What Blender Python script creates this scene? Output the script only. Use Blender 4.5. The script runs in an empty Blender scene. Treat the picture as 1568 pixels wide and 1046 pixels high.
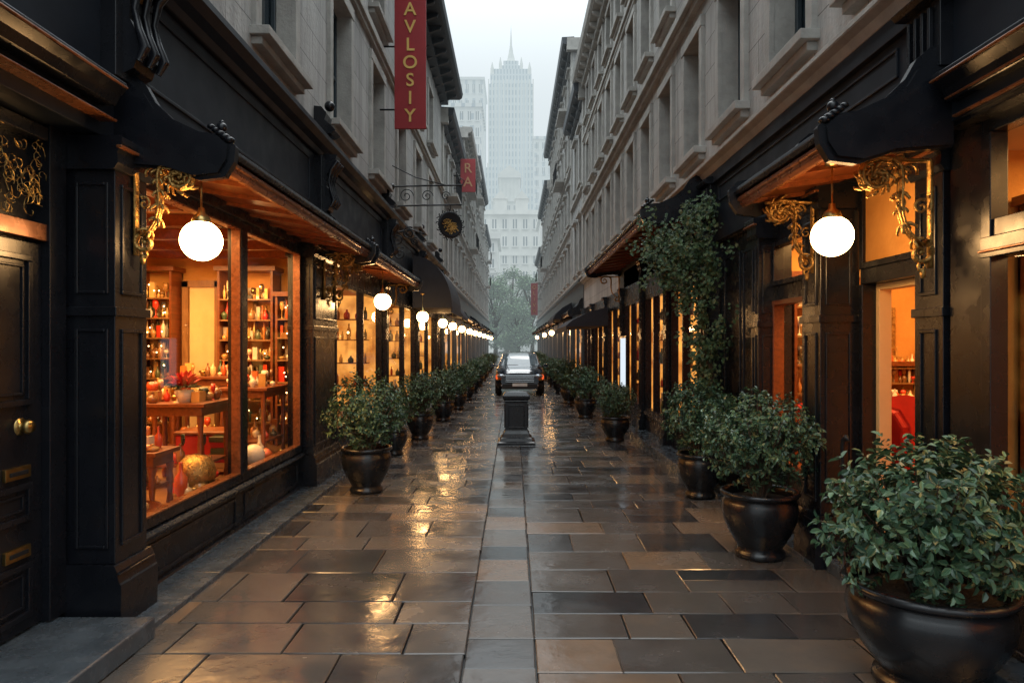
import bpy, math, random
from mathutils import Vector, Matrix
R=random.Random(7)
scene=bpy.context.scene
# ------------------------------------------------------------------ materials
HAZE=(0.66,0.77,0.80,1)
def newmat(name):
    m=bpy.data.materials.new(name); m.use_nodes=True
    nt=m.node_tree
    for n in list(nt.nodes): nt.nodes.remove(n)
    out=nt.nodes.new('ShaderNodeOutputMaterial')
    return m,nt,out
def N(nt,t,**k):
    n=nt.nodes.new(t)
    for a,b in k.items(): setattr(n,a,b)
    return n
def addhaze(m,nt,shader,out,D=230.0,y0=18.0):  # aerial haze painted into the material: pale emission mixed in with distance
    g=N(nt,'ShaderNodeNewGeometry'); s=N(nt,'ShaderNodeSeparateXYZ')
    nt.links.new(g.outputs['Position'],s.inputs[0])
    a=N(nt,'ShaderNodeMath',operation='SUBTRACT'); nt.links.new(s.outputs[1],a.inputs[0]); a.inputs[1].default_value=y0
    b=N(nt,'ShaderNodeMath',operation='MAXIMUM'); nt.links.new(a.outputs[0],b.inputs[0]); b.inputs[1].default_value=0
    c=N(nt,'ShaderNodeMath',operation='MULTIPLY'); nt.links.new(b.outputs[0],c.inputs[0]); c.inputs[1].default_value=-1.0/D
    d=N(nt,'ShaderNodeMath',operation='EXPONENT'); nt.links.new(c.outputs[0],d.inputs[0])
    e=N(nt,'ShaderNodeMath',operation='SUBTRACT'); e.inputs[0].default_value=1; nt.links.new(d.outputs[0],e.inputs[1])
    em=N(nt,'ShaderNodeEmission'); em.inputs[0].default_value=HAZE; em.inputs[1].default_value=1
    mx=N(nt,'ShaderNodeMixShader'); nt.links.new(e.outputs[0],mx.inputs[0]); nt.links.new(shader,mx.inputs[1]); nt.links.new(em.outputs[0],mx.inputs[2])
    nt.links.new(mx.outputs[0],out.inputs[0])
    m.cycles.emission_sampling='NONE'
def mat(name,c1,c2=None,rough=0.6,metal=0.0,nscale=4.0,bump=0.0,bscale=30.0,haze=False,D=560.0,rvar=0.0,island=False,spec=0.5,stretch=None,coat=0.0,c3=None,rscale=None):
    m,nt,out=newmat(name)
    p=N(nt,'ShaderNodeBsdfPrincipled')
    p.inputs['Metallic'].default_value=metal; p.inputs['Roughness'].default_value=rough
    p.inputs['Specular IOR Level'].default_value=spec
    if coat: p.inputs['Coat Weight'].default_value=coat; p.inputs['Coat Roughness'].default_value=0.12
    c2=c2 or tuple(x*0.75 for x in c1)
    tc=N(nt,'ShaderNodeTexCoord'); src=tc.outputs['Object']
    if stretch:
        mp=N(nt,'ShaderNodeMapping'); mp.inputs['Scale'].default_value=stretch
        nt.links.new(src,mp.inputs[0]); src=mp.outputs[0]
    no=N(nt,'ShaderNodeTexNoise'); no.inputs['Scale'].default_value=nscale; no.inputs['Detail'].default_value=6; no.inputs['Roughness'].default_value=0.65
    nt.links.new(src,no.inputs['Vector'])
    cr=N(nt,'ShaderNodeValToRGB'); cr.color_ramp.elements[0].position=0.32; cr.color_ramp.elements[1].position=0.68
    cr.color_ramp.elements[0].color=(*c2,1); cr.color_ramp.elements[1].color=(*c1,1)
    if c3:
        e=cr.color_ramp.elements.new(0.9); e.color=(*c3,1)
    fac=no.outputs['Fac']
    if island:
        g=N(nt,'ShaderNodeNewGeometry')
        mx=N(nt,'ShaderNodeMath',operation='MULTIPLY_ADD'); nt.links.new(g.outputs['Random Per Island'],mx.inputs[0]); mx.inputs[1].default_value=0.7
        m2=N(nt,'ShaderNodeMath',operation='MULTIPLY'); nt.links.new(fac,m2.inputs[0]); m2.inputs[1].default_value=0.4
        nt.links.new(m2.outputs[0],mx.inputs[2]); fac=mx.outputs[0]
        cr.color_ramp.elements[0].position=0.2; cr.color_ramp.elements[1].position=0.72
        if c3: cr.color_ramp.elements[2].position=0.92
    nt.links.new(fac,cr.inputs[0]); nt.links.new(cr.outputs[0],p.inputs['Base Color'])
    if rvar:
        mr=N(nt,'ShaderNodeMapRange'); mr.inputs['From Min'].default_value=0.35; mr.inputs['From Max'].default_value=0.65
        mr.inputs['To Min'].default_value=max(0.02,rough-rvar); mr.inputs['To Max'].default_value=rough+rvar
        n3=N(nt,'ShaderNodeTexNoise'); n3.inputs['Scale'].default_value=rscale or nscale*2.3; n3.inputs['Detail'].default_value=5
        nt.links.new(tc.outputs['Object'],n3.inputs['Vector'])
        nt.links.new(n3.outputs['Fac'],mr.inputs['Value']); nt.links.new(mr.outputs[0],p.inputs['Roughness'])
    if bump:
        n2=N(nt,'ShaderNodeTexNoise'); n2.inputs['Scale'].default_value=bscale; n2.inputs['Detail'].default_value=5
        nt.links.new(src,n2.inputs['Vector'])
        b=N(nt,'ShaderNodeBump'); b.inputs['Strength'].default_value=bump; b.inputs['Distance'].default_value=0.02
        nt.links.new(n2.outputs['Fac'],b.inputs['Height']); nt.links.new(b.outputs[0],p.inputs['Normal'])
    if haze: addhaze(m,nt,p.outputs[0],out,D)
    else: nt.links.new(p.outputs[0],out.inputs[0])
    return m
def emis(name,col,s,sample=True):
    m,nt,out=newmat(name); e=N(nt,'ShaderNodeEmission'); e.inputs[0].default_value=(*col,1); e.inputs[1].default_value=s
    nt.links.new(e.outputs[0],out.inputs[0])
    if not sample: m.cycles.emission_sampling='NONE'
    return m
def glassmat(name,tint=(1,1,1),base=0.045):
    m,nt,out=newmat(name)
    lw=N(nt,'ShaderNodeLayerWeight'); lw.inputs[0].default_value=0.5
    pw=N(nt,'ShaderNodeMath',operation='POWER'); nt.links.new(lw.outputs['Facing'],pw.inputs[0]); pw.inputs[1].default_value=6
    ma=N(nt,'ShaderNodeMath',operation='MULTIPLY_ADD'); nt.links.new(pw.outputs[0],ma.inputs[0]); ma.inputs[1].default_value=0.75; ma.inputs[2].default_value=base
    t=N(nt,'ShaderNodeBsdfTransparent'); t.inputs[0].default_value=(*tint,1)
    g=N(nt,'ShaderNodeBsdfGlossy'); g.inputs['Roughness'].default_value=0.02
    mx=N(nt,'ShaderNodeMixShader'); nt.links.new(ma.outputs[0],mx.inputs[0]); nt.links.new(t.outputs[0],mx.inputs[1]); nt.links.new(g.outputs[0],mx.inputs[2])
    nt.links.new(mx.outputs[0],out.inputs[0]); return m
def stonemat(name,c1,c2,haze=True,D=560.0,bw=0.9,bh=0.42):
    m,nt,out=newmat(name)
    p=N(nt,'ShaderNodeBsdfPrincipled'); p.inputs['Roughness'].default_value=0.85; p.inputs['Specular IOR Level'].default_value=0.25
    tc=N(nt,'ShaderNodeTexCoord'); s=N(nt,'ShaderNodeSeparateXYZ'); nt.links.new(tc.outputs['Object'],s.inputs[0])
    ad=N(nt,'ShaderNodeMath',operation='ADD'); nt.links.new(s.outputs[0],ad.inputs[0]); nt.links.new(s.outputs[1],ad.inputs[1])
    cb=N(nt,'ShaderNodeCombineXYZ'); nt.links.new(ad.outputs[0],cb.inputs[0]); nt.links.new(s.outputs[2],cb.inputs[1])
    br=N(nt,'ShaderNodeTexBrick'); br.inputs['Scale'].default_value=1; br.inputs['Brick Width'].default_value=bw; br.inputs['Row Height'].default_value=bh
    br.inputs['Mortar Size'].default_value=0.006; br.inputs['Mortar Smooth'].default_value=0.3; br.inputs['Bias'].default_value=-0.1
    br.inputs['Color1'].default_value=(*c1,1); br.inputs['Color2'].default_value=(*[x*0.86 for x in c1],1); br.inputs['Mortar'].default_value=(*[x*0.6 for x in c2],1)
    nt.links.new(cb.outputs[0],br.inputs['Vector'])
    mp=N(nt,'ShaderNodeMapping'); mp.inputs['Scale'].default_value=(2.5,2.5,0.3); nt.links.new(tc.outputs['Object'],mp.inputs[0])
    n1=N(nt,'ShaderNodeTexNoise'); n1.inputs['Scale'].default_value=1.3; n1.inputs['Detail'].default_value=9; n1.inputs['Roughness'].default_value=0.72; nt.links.new(mp.outputs[0],n1.inputs['Vector'])
    cr=N(nt,'ShaderNodeValToRGB'); cr.color_ramp.elements[0].position=0.34; cr.color_ramp.elements[1].position=0.62
    cr.color_ramp.elements[0].color=(*[a/b*.88 for a,b in zip(c2,c1)],1); cr.color_ramp.elements[1].color=(1,1,1,1)
    nt.links.new(n1.outputs['Fac'],cr.inputs[0])
    mx=N(nt,'ShaderNodeMix',data_type='RGBA',blend_type='MULTIPLY'); mx.inputs['Factor'].default_value=1
    nt.links.new(br.outputs['Color'],mx.inputs[6]); nt.links.new(cr.outputs[0],mx.inputs[7])
    nt.links.new(mx.outputs[2],p.inputs['Base Color'])
    n2=N(nt,'ShaderNodeTexNoise'); n2.inputs['Scale'].default_value=22; n2.inputs['Detail'].default_value=6; nt.links.new(tc.outputs['Object'],n2.inputs['Vector'])
    b=N(nt,'ShaderNodeBump'); b.inputs['Strength'].default_value=0.35; b.inputs['Distance'].default_value=0.02; nt.links.new(n2.outputs['Fac'],b.inputs['Height']); nt.links.new(b.outputs[0],p.inputs['Normal'])
    if haze: addhaze(m,nt,p.outputs[0],out,D)
    else: nt.links.new(p.outputs[0],out.inputs[0])
    return m
def towermat(name,c1,cw,sx,sz,D=230.0,fx=0.45,fz=0.5):
    m,nt,out=newmat(name)
    p=N(nt,'ShaderNodeBsdfPrincipled'); p.inputs['Roughness'].default_value=0.8
    tc=N(nt,'ShaderNodeTexCoord'); s=N(nt,'ShaderNodeSeparateXYZ'); nt.links.new(tc.outputs['Object'],s.inputs[0])
    ad=N(nt,'ShaderNodeMath',operation='ADD'); nt.links.new(s.outputs[0],ad.inputs[0]); nt.links.new(s.outputs[1],ad.inputs[1])
    def band(o,sc,f):
        a=N(nt,'ShaderNodeMath',operation='DIVIDE'); nt.links.new(o,a.inputs[0]); a.inputs[1].default_value=sc
        b=N(nt,'ShaderNodeMath',operation='FRACT'); nt.links.new(a.outputs[0],b.inputs[0])
        c=N(nt,'ShaderNodeMath',operation='LESS_THAN'); nt.links.new(b.outputs[0],c.inputs[0]); c.inputs[1].default_value=f
        return c.outputs[0]
    mu=N(nt,'ShaderNodeMath',operation='MULTIPLY'); nt.links.new(band(ad.outputs[0],sx,fx),mu.inputs[0]); nt.links.new(band(s.outputs[2],sz,fz),mu.inputs[1])
    mx=N(nt,'ShaderNodeMix',data_type='RGBA'); nt.links.new(mu.outputs[0],mx.inputs['Factor'])
    mx.inputs[6].default_value=(*c1,1); mx.inputs[7].default_value=(*cw,1); nt.links.new(mx.outputs[2],p.inputs['Base Color'])
    addhaze(m,nt,p.outputs[0],out,D); return m
def roommat(name,s):
    m,nt,out=newmat(name)
    tc=N(nt,'ShaderNodeTexCoord'); no=N(nt,'ShaderNodeTexNoise'); no.inputs['Scale'].default_value=2.2; no.inputs['Detail'].default_value=4
    nt.links.new(tc.outputs['Object'],no.inputs['Vector'])
    cr=N(nt,'ShaderNodeValToRGB'); cr.color_ramp.elements[0].position=0.35; cr.color_ramp.elements[0].color=(0.35,0.10,0.015,1)
    cr.color_ramp.elements[1].position=0.7; cr.color_ramp.elements[1].color=(1,0.42,0.08,1)
    nt.links.new(no.outputs['Fac'],cr.inputs[0])
    e=N(nt,'ShaderNodeEmission'); e.inputs[1].default_value=s; nt.links.new(cr.outputs[0],e.inputs[0]); nt.links.new(e.outputs[0],out.inputs[0]); return m

BLACK=mat('black_painted_wood',(0.010,0.011,0.015),(0.006,0.007,0.010),rough=0.27,rvar=0.05,nscale=3,spec=0.42)
NAVY=mat('navy_painted_fascia',(0.010,0.015,0.024),(0.006,0.009,0.015),rough=0.45,rvar=0.07,nscale=1.5,spec=0.35)
DARKMETAL=mat('dark_roof_metal',(0.03,0.037,0.047),(0.018,0.022,0.028),rough=0.5,haze=True)
FARBLACK=mat('black_shopfront_paint',(0.014,0.015,0.018),(0.008,0.009,0.011),rough=0.35,haze=True)
COPPER=mat('varnished_copper_trim',(0.30,0.11,0.04),(0.14,0.045,0.016),rough=0.3,metal=0.35,rvar=0.08,stretch=(8,1,8))
WOOD=mat('mahogany_soffit',(0.24,0.065,0.018),(0.11,0.028,0.008),rough=0.33,bump=0.1,stretch=(10,0.8,10),nscale=3,bscale=8)
WOODL=mat('oak_wood',(0.33,0.16,0.055),(0.18,0.08,0.025),rough=0.45,stretch=(8,8,1),nscale=3)
GOLD=mat('gilded_metal',(0.62,0.37,0.11),(0.22,0.12,0.035),rough=0.36,metal=0.8,rvar=0.12,bump=0.5,bscale=60,nscale=14)
BRASS=mat('aged_brass',(0.6,0.42,0.16),(0.35,0.23,0.08),rough=0.3,metal=1,nscale=20)
IRON=mat('wrought_iron',(0.02,0.022,0.026),rough=0.5,metal=0.4)
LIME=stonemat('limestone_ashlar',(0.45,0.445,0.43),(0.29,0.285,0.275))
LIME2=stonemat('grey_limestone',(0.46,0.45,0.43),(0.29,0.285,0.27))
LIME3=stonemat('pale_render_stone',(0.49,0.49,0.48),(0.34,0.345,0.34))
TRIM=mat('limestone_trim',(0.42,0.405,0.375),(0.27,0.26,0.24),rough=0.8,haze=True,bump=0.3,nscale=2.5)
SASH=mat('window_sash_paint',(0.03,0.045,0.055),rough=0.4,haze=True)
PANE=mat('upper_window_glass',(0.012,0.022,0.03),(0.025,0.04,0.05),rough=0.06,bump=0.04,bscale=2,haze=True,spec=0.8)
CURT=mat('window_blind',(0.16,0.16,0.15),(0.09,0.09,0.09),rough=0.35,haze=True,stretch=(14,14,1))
GLASS=glassmat('shop_window_glass')
PLASTER=mat('ochre_plaster',(0.70,0.35,0.09),(0.54,0.24,0.05),rough=0.8,bump=0.2,nscale=2.5)
CREAM=mat('cream_paint',(0.78,0.56,0.28),(0.68,0.46,0.2),rough=0.7,nscale=1.5)
FLOORW=mat('oak_floorboards',(0.3,0.15,0.06),(0.18,0.085,0.03),rough=0.4,stretch=(1,9,1))
REDC=mat('red_cloth',(0.5,0.015,0.012),(0.3,0.01,0.008),rough=0.8)
BANNER=mat('red_banner',(0.36,0.018,0.022),(0.27,0.012,0.016),rough=0.6,nscale=1.5,haze=True)
GOLDP=mat('gold_lettering',(0.8,0.52,0.14),(0.65,0.4,0.1),rough=0.5)
GOLDD=mat('faded_lettering',(0.55,0.30,0.16),rough=0.6)
KERB=mat('bluestone_kerb',(0.075,0.092,0.108),(0.04,0.05,0.06),rough=0.24,rvar=0.12,bump=0.12,bscale=12,nscale=5)
SLAB=mat('wet_stone_slab',(0.085,0.075,0.066),(0.020,0.022,0.026),rough=0.19,rvar=0.11,bump=0.15,bscale=8,nscale=2.5,island=True,c3=(0.14,0.098,0.066),spec=0.68,rscale=2.2)
GROUT=mat('wet_ground',(0.016,0.016,0.016),(0.009,0.009,0.010),rough=0.4,rvar=0.1)
LEAF=mat('shrub_leaves',(0.065,0.135,0.068),(0.016,0.045,0.028),rough=0.4,island=True,nscale=3,c3=(0.12,0.20,0.10))
LEAFI=mat('ivy_leaves',(0.07,0.12,0.05),(0.02,0.045,0.022),rough=0.45,island=True,c3=(0.13,0.14,0.06))
LEAFT=mat('tree_leaves',(0.08,0.15,0.06),(0.025,0.06,0.03),rough=0.6,island=True,haze=True,D=330,c3=(0.12,0.18,0.07))
BARK=mat('bark',(0.07,0.05,0.035),rough=0.9,bump=0.5)
BARKF=mat('tree_bark',(0.07,0.055,0.04),rough=0.9,haze=True)
POT=mat('glazed_black_pot',(0.012,0.013,0.016),(0.008,0.009,0.011),rough=0.27,rvar=0.06)
SOIL=mat('potting_soil',(0.03,0.02,0.013),rough=0.95,bump=1,bscale=60)
GLOBE=emis('lit_opal_globe',(1,0.56,0.22),44)
BULB=emis('warm_bulb',(1,0.6,0.25),14,False)
GLOWBACK=roommat('glowing_shop_walls',1.7)  # bay walls glow by themselves: painted warm light, no lamps inside
LITWHITE=emis('lit_display_screen',(0.8,0.9,1),1.0)
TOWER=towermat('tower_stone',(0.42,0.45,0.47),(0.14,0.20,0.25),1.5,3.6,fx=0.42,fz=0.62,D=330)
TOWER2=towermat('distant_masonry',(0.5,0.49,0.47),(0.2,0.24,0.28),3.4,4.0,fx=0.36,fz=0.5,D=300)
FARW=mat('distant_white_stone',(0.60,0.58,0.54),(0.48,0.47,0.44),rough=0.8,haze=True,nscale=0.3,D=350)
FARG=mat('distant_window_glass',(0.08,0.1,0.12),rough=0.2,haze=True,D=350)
ITEM=mat('shop_glassware',(0.75,0.42,0.12),(0.2,0.08,0.03),rough=0.18,island=True,nscale=1,c3=(0.95,0.85,0.65),coat=0.6)
ITEMR=mat('red_trinkets',(0.6,0.035,0.015),(0.5,0.2,0.04),rough=0.3,island=True,nscale=1,coat=0.5)
ITEMG=mat('dark_and_green_trinkets',(0.06,0.11,0.05),(0.04,0.02,0.015),rough=0.3,island=True,nscale=1,coat=0.5,c3=(0.3,0.16,0.06))
CHINA=mat('white_china',(0.8,0.7,0.55),rough=0.25,nscale=3)

# ------------------------------------------------------------------ mesh builder
class MB:
    def __init__(s): s.v=[];s.f=[];s.m=[];s.sm=[];s.mats=[]
    def mi(s,m):
        if m not in s.mats: s.mats.append(m)
        return s.mats.index(m)
    def face(s,ix,m,sm=False): s.f.append(tuple(ix)); s.m.append(s.mi(m)); s.sm.append(sm)
    def quad(s,pts,m):
        b=len(s.v); s.v+= [tuple(p) for p in pts]; s.face(range(b,b+len(pts)),m)
    def box(s,x0,x1,y0,y1,z0,z1,m,ch=0.0):
        if x0>x1:x0,x1=x1,x0
        b=len(s.v)
        s.v+=[(x0,y0,z0),(x1,y0,z0),(x1,y1,z0),(x0,y1,z0),(x0,y0,z1),(x1,y0,z1),(x1,y1,z1),(x0,y1,z1)]
        for q in ((0,3,2,1),(4,5,6,7),(0,1,5,4),(1,2,6,5),(2,3,7,6),(3,0,4,7)): s.face([b+i for i in q],m)
    def sb(s,side,W,y0,y1,n0,n1,z0,z1,m): s.box(side*(W-n0),side*(W-n1),y0,y1,z0,z1,m)
    def sq(s,side,W,y0,y1,n,z0,z1,m):
        x=side*(W-n); p=[(x,y0,z0),(x,y1,z0),(x,y1,z1),(x,y0,z1)]
        if side<0: pass
        else: p=p[::-1]
        s.quad(p,m)
    def ext(s,side,W,poly,y0,y1,m,sm=False,caps=True):
        b=len(s.v); k=len(poly)
        for y in (y0,y1):
            for n,z in poly: s.v.append((side*(W-n),y,z))
        for i in range(k):
            j=(i+1)%k; s.face((b+i,b+j,b+k+j,b+k+i),m,sm)
        if caps: s.face(range(b,b+k),m); s.face(range(b+k,b+2*k),m)
    def lathe(s,cx,cy,prof,seg,m,sm=True,cz=0):
        b=len(s.v)
        for r,z in prof:
            for i in range(seg):
                a=2*math.pi*i/seg; s.v.append((cx+r*math.cos(a),cy+r*math.sin(a),cz+z))
        for k in range(len(prof)-1):
            for i in range(seg):
                j=(i+1)%seg; s.face((b+k*seg+i,b+k*seg+j,b+(k+1)*seg+j,b+(k+1)*seg+i),m,sm)
    def sphere(s,cx,cy,cz,r,m,seg=16,rings=10,sq=(1,1,1)):
        b=len(s.v)
        for k in range(rings+1):
            t=math.pi*k/rings
            for i in range(seg):
                a=2*math.pi*i/seg
                s.v.append((cx+sq[0]*r*math.sin(t)*math.cos(a),cy+sq[1]*r*math.sin(t)*math.sin(a),cz+sq[2]*r*math.cos(t)))
        for k in range(rings):
            for i in range(seg):
                j=(i+1)%seg; s.face((b+k*seg+i,b+(k+1)*seg+i,b+(k+1)*seg+j,b+k*seg+j),m,True)
    def tube(s,pts,rad,seg,m,flat=1.0,up=(0,1,0)):
        b=len(s.v); pts=[Vector(p) for p in pts]; n=len(pts)
        if not isinstance(rad,(list,tuple)): rad=[rad]*n
        for i,p in enumerate(pts):
            t=(pts[min(i+1,n-1)]-pts[max(i-1,0)]); 
            if t.length<1e-9: t=Vector((0,0,1))
            t.normalize(); u=Vector(up)
            if abs(t.dot(u))>0.95: u=Vector((1,0,0))
            a=t.cross(u).normalized(); c=a.cross(t).normalized()
            for k in range(seg):
                an=2*math.pi*k/seg; q=p+a*math.cos(an)*rad[i]+c*math.sin(an)*rad[i]*flat
                s.v.append(tuple(q))
        for i in range(n-1):
            for k in range(seg):
                j=(k+1)%seg; s.face((b+i*seg+k,b+i*seg+j,b+(i+1)*seg+j,b+(i+1)*seg+k),m,True)
        s.face(range(b,b+seg),m); s.face(range(b+(n-1)*seg,b+n*seg),m)
    def mesh(s,name):
        me=bpy.data.meshes.new(name); me.from_pydata(s.v,[],s.f)
        for m in s.mats: me.materials.append(m)
        me.polygons.foreach_set('material_index',s.m); me.polygons.foreach_set('use_smooth',s.sm); me.update(); return me
    def obj(s,name,parent=None,bevel=0.0,loc=(0,0,0),rot=None):
        o=bpy.data.objects.new(name,s.mesh(name)); scene.collection.objects.link(o); o.location=loc
        if rot: o.rotation_euler=rot
        if parent: o.parent=parent
        if bevel:
            b=o.modifiers.new('bevel','BEVEL'); b.width=bevel; b.segments=2; b.limit_method='ANGLE'; b.angle_limit=math.radians(50)
        return o
def empty(name,loc=(0,0,0)):
    o=bpy.data.objects.new(name,None); scene.collection.objects.link(o); o.location=loc; o.empty_display_size=0.2; return o

# ------------------------------------------------------------------ ground
g=MB(); g.quad([(-900,-60,-0.03),(900,-60,-0.03),(900,1500,-0.03),(-900,1500,-0.03)],GROUT); g.obj('ground')
pv=MB()
def tile(x0,x1,y0,y1):
    gap=0.003+R.uniform(0,.002); x0+=gap;x1-=gap;y0+=gap;y1-=gap; bv=0.006
    cx=(x0+x1)/2; cy=(y0+y1)/2
    tx=R.gauss(0,0.0032); ty=R.gauss(0,0.0032); h=R.uniform(-0.0015,0.0015)
    j=lambda: R.uniform(-0.004,0.004)
    def z(x,y): return h+tx*(x-cx)+ty*(y-cy)
    b=len(pv.v)
    o=[(x0+j(),y0+j()),(x1+j(),y0+j()),(x1+j(),y1+j()),(x0+j(),y1+j())]
    i=[(o[0][0]+bv,o[0][1]+bv),(o[1][0]-bv,o[1][1]+bv),(o[2][0]-bv,o[2][1]-bv),(o[3][0]+bv,o[3][1]-bv)]
    for p in o: pv.v.append((p[0],p[1],-0.026))
    for p in o: pv.v.append((p[0],p[1],z(*p)-0.006))
    for p in i: pv.v.append((p[0],p[1],z(*p)))
    pv.face((b+8,b+9,b+10,b+11),SLAB)
    for k in range(4):
        l=(k+1)%4
        pv.face((b+4+k,b+4+l,b+8+l,b+8+k),SLAB,False); pv.face((b+k,b+l,b+4+l,b+4+k),GROUT)
# centre run of slabs, with bonded, irregular courses either side
y=1.0
while y<100:
    L=R.uniform(0.38,0.56) if y<45 else 1.0
    tile(-0.28,0.13,y,y+L); y+=L
def courses(xa,xb,seed,wmin,wmax):
    y=1.0+random.Random(seed).uniform(0,.3)
    prev=[]
    while y<100:
        L=R.uniform(0.36,0.62) if y<45 else 0.9
        best=None
        for tr in range(6):   # avoid joints lining up with the previous course
            ws=[]; x=xa
            while x<xb-0.05:
                w=R.uniform(wmin,wmax)
                if xb-(x+w)<0.3: w=xb-x
                ws.append((x,x+w)); x+=w
            js=[b for a,b in ws[:-1]]
            sc=min([abs(a-b) for a in js for b in prev] or [1])
            if best is None or sc>best[0]: best=(sc,ws,js)
        prev=best[2]
        for a_,b_ in best[1]:
            if b_-a_>.62 and R.random()<.25 and L>.45:
                tile(a_,b_,y,y+L*.5); tile(a_,b_,y+L*.5,y+L)
            else: tile(a_,b_,y,y+L)
        y+=L
courses(-2.62,-0.28,1,.38,.85); courses(0.13,2.62,2,.38,.85)
pv.obj('stone_pavement')

# ------------------------------------------------------------------ facade helpers
RC=random.Random(77)
def facade(mb,side,W,y0,y1,z0,z1,wins,stone,surr=0.13,depth=0.24,sill=0.16,hood=False,curtain=True):
    ys=sorted(set([y0,y1]+[w[0] for w in wins]+[w[1] for w in wins])); zs=sorted(set([z0,z1]+[w[2] for w in wins]+[w[3] for w in wins]))
    for i in range(len(ys)-1):
        for j in range(len(zs)-1):
            cy=(ys[i]+ys[i+1])/2; cz=(zs[j]+zs[j+1])/2
            if any(w[0]<cy<w[1] and w[2]<cz<w[3] for w in wins): continue
            mb.sq(side,W,ys[i],ys[i+1],0,zs[j],zs[j+1],stone)
    X=lambda n: side*(W-n)
    for a,b,c,d in wins:
        mb.quad([(X(0),a,c),(X(-depth),a,c),(X(-depth),a,d),(X(0),a,d)],TRIM)
        mb.quad([(X(0),b,c),(X(-depth),b,c),(X(-depth),b,d),(X(0),b,d)],TRIM)
        mb.quad([(X(0),a,d),(X(-depth),a,d),(X(-depth),b,d),(X(0),b,d)],TRIM)
        mb.quad([(X(0),a,c),(X(-depth),a,c),(X(-depth),b,c),(X(0),b,c)],TRIM)
        mb.sq(side,W,a,b,-depth,c,d,PANE)
        if RC.random()<.4: mb.sq(side,W,a+.04,b-.04,-depth+.004,d-(d-c)*RC.choice((.25,.4,.5,.8)),d-.03,CURT)
        e=-depth+0.006; f=-depth+0.06; t=0.055
        mb.sb(side,W,a,a+t,e,f,c,d,SASH); mb.sb(side,W,b-t,b,e,f,c,d,SASH)
        mb.sb(side,W,a+t,b-t,e,f,c,c+t,SASH); mb.sb(side,W,a+t,b-t,e,f,d-t,d,SASH)
        m=(a+b)/2; mb.sb(side,W,m-.02,m+.02,e,f-.012,c+t,d-t,SASH)
        h=(c+d)/2; mb.sb(side,W,a+t,m-.02,e,f-.006,h-.03,h+.03,SASH); mb.sb(side,W,m+.02,b-t,e,f-.006,h-.03,h+.03,SASH)
        if surr:
            mb.sb(side,W,a-surr,a,-0.01,0.055,c,d,TRIM); mb.sb(side,W,b,b+surr,-0.01,0.055,c,d,TRIM)
            mb.sb(side,W,a-surr,b+surr,-0.01,0.065,d,d+surr*1.2,TRIM)
        if sill:
            mb.sb(side,W,a-surr-.05,b+surr+.05,-0.01,sill,c-0.09,c,TRIM); mb.sb(side,W,a-surr,b+surr,-0.01,sill*.55,c-0.17,c-.092,TRIM)
        if hood: mb.sb(side,W,a-surr-.07,b+surr+.07,-0.01,0.18,d+surr*1.2+.002,d+surr*1.2+.09,TRIM)
def shell(mb,side,W,y0,y1,z1,m,depth=9.0,zlow=0):
    X0=side*W; X1=side*(W+depth)
    mb.quad([(X0,y0,zlow),(X1,y0,zlow),(X1,y0,z1),(X0,y0,z1)],m); mb.quad([(X0,y1,zlow),(X1,y1,zlow),(X1,y1,z1),(X0,y1,z1)],m)
    mb.quad([(X1,y0,zlow),(X1,y1,zlow),(X1,y1,z1),(X1,y0,z1)],m); mb.quad([(X0,y0,z1),(X1,y0,z1),(X1,y1,z1),(X0,y1,z1)],DARKMETAL)
def eave(mb,side,W,y0,y1,z,out,m,h=0.2,br=0.75):
    mb.ext(side,W,[(-.05,z),(out-.08,z),(out,z+.06),(out+.04,z+h),(-.05,z+h+.03)],y0-.25,y1+.1,m)
    mb.sb(side,W,y0-.1,y1,-0.01,out*.35,z-.22,z-.003,m)
    y=y0+.2
    while y<y1-.1:
        mb.ext(side,W,[(-.01,z-.004),(out*.8,z-.004),(out*.75,z-.08),(out*.36,z-.18),(-.01,z-.3)],y,y+.12,m); y+=br
def panel(mb,side,W,y0,y1,z0,z1,n,m,t=0.025,d=0.015,inner=None):
    mb.sb(side,W,y0,y1,n-.005,n+d,z0,z0+t,m); mb.sb(side,W,y0,y1,n-.005,n+d,z1-t,z1,m)
    mb.sb(side,W,y0,y0+t,n-.005,n+d,z0+t,z1-t,m); mb.sb(side,W,y1-t,y1,n-.005,n+d,z0+t,z1-t,m)
    if inner: mb.sb(side,W,y0+t*2,y1-t*2,n-.005,n+d*.7,z0+t*2,z1-t*2,inner)
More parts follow.
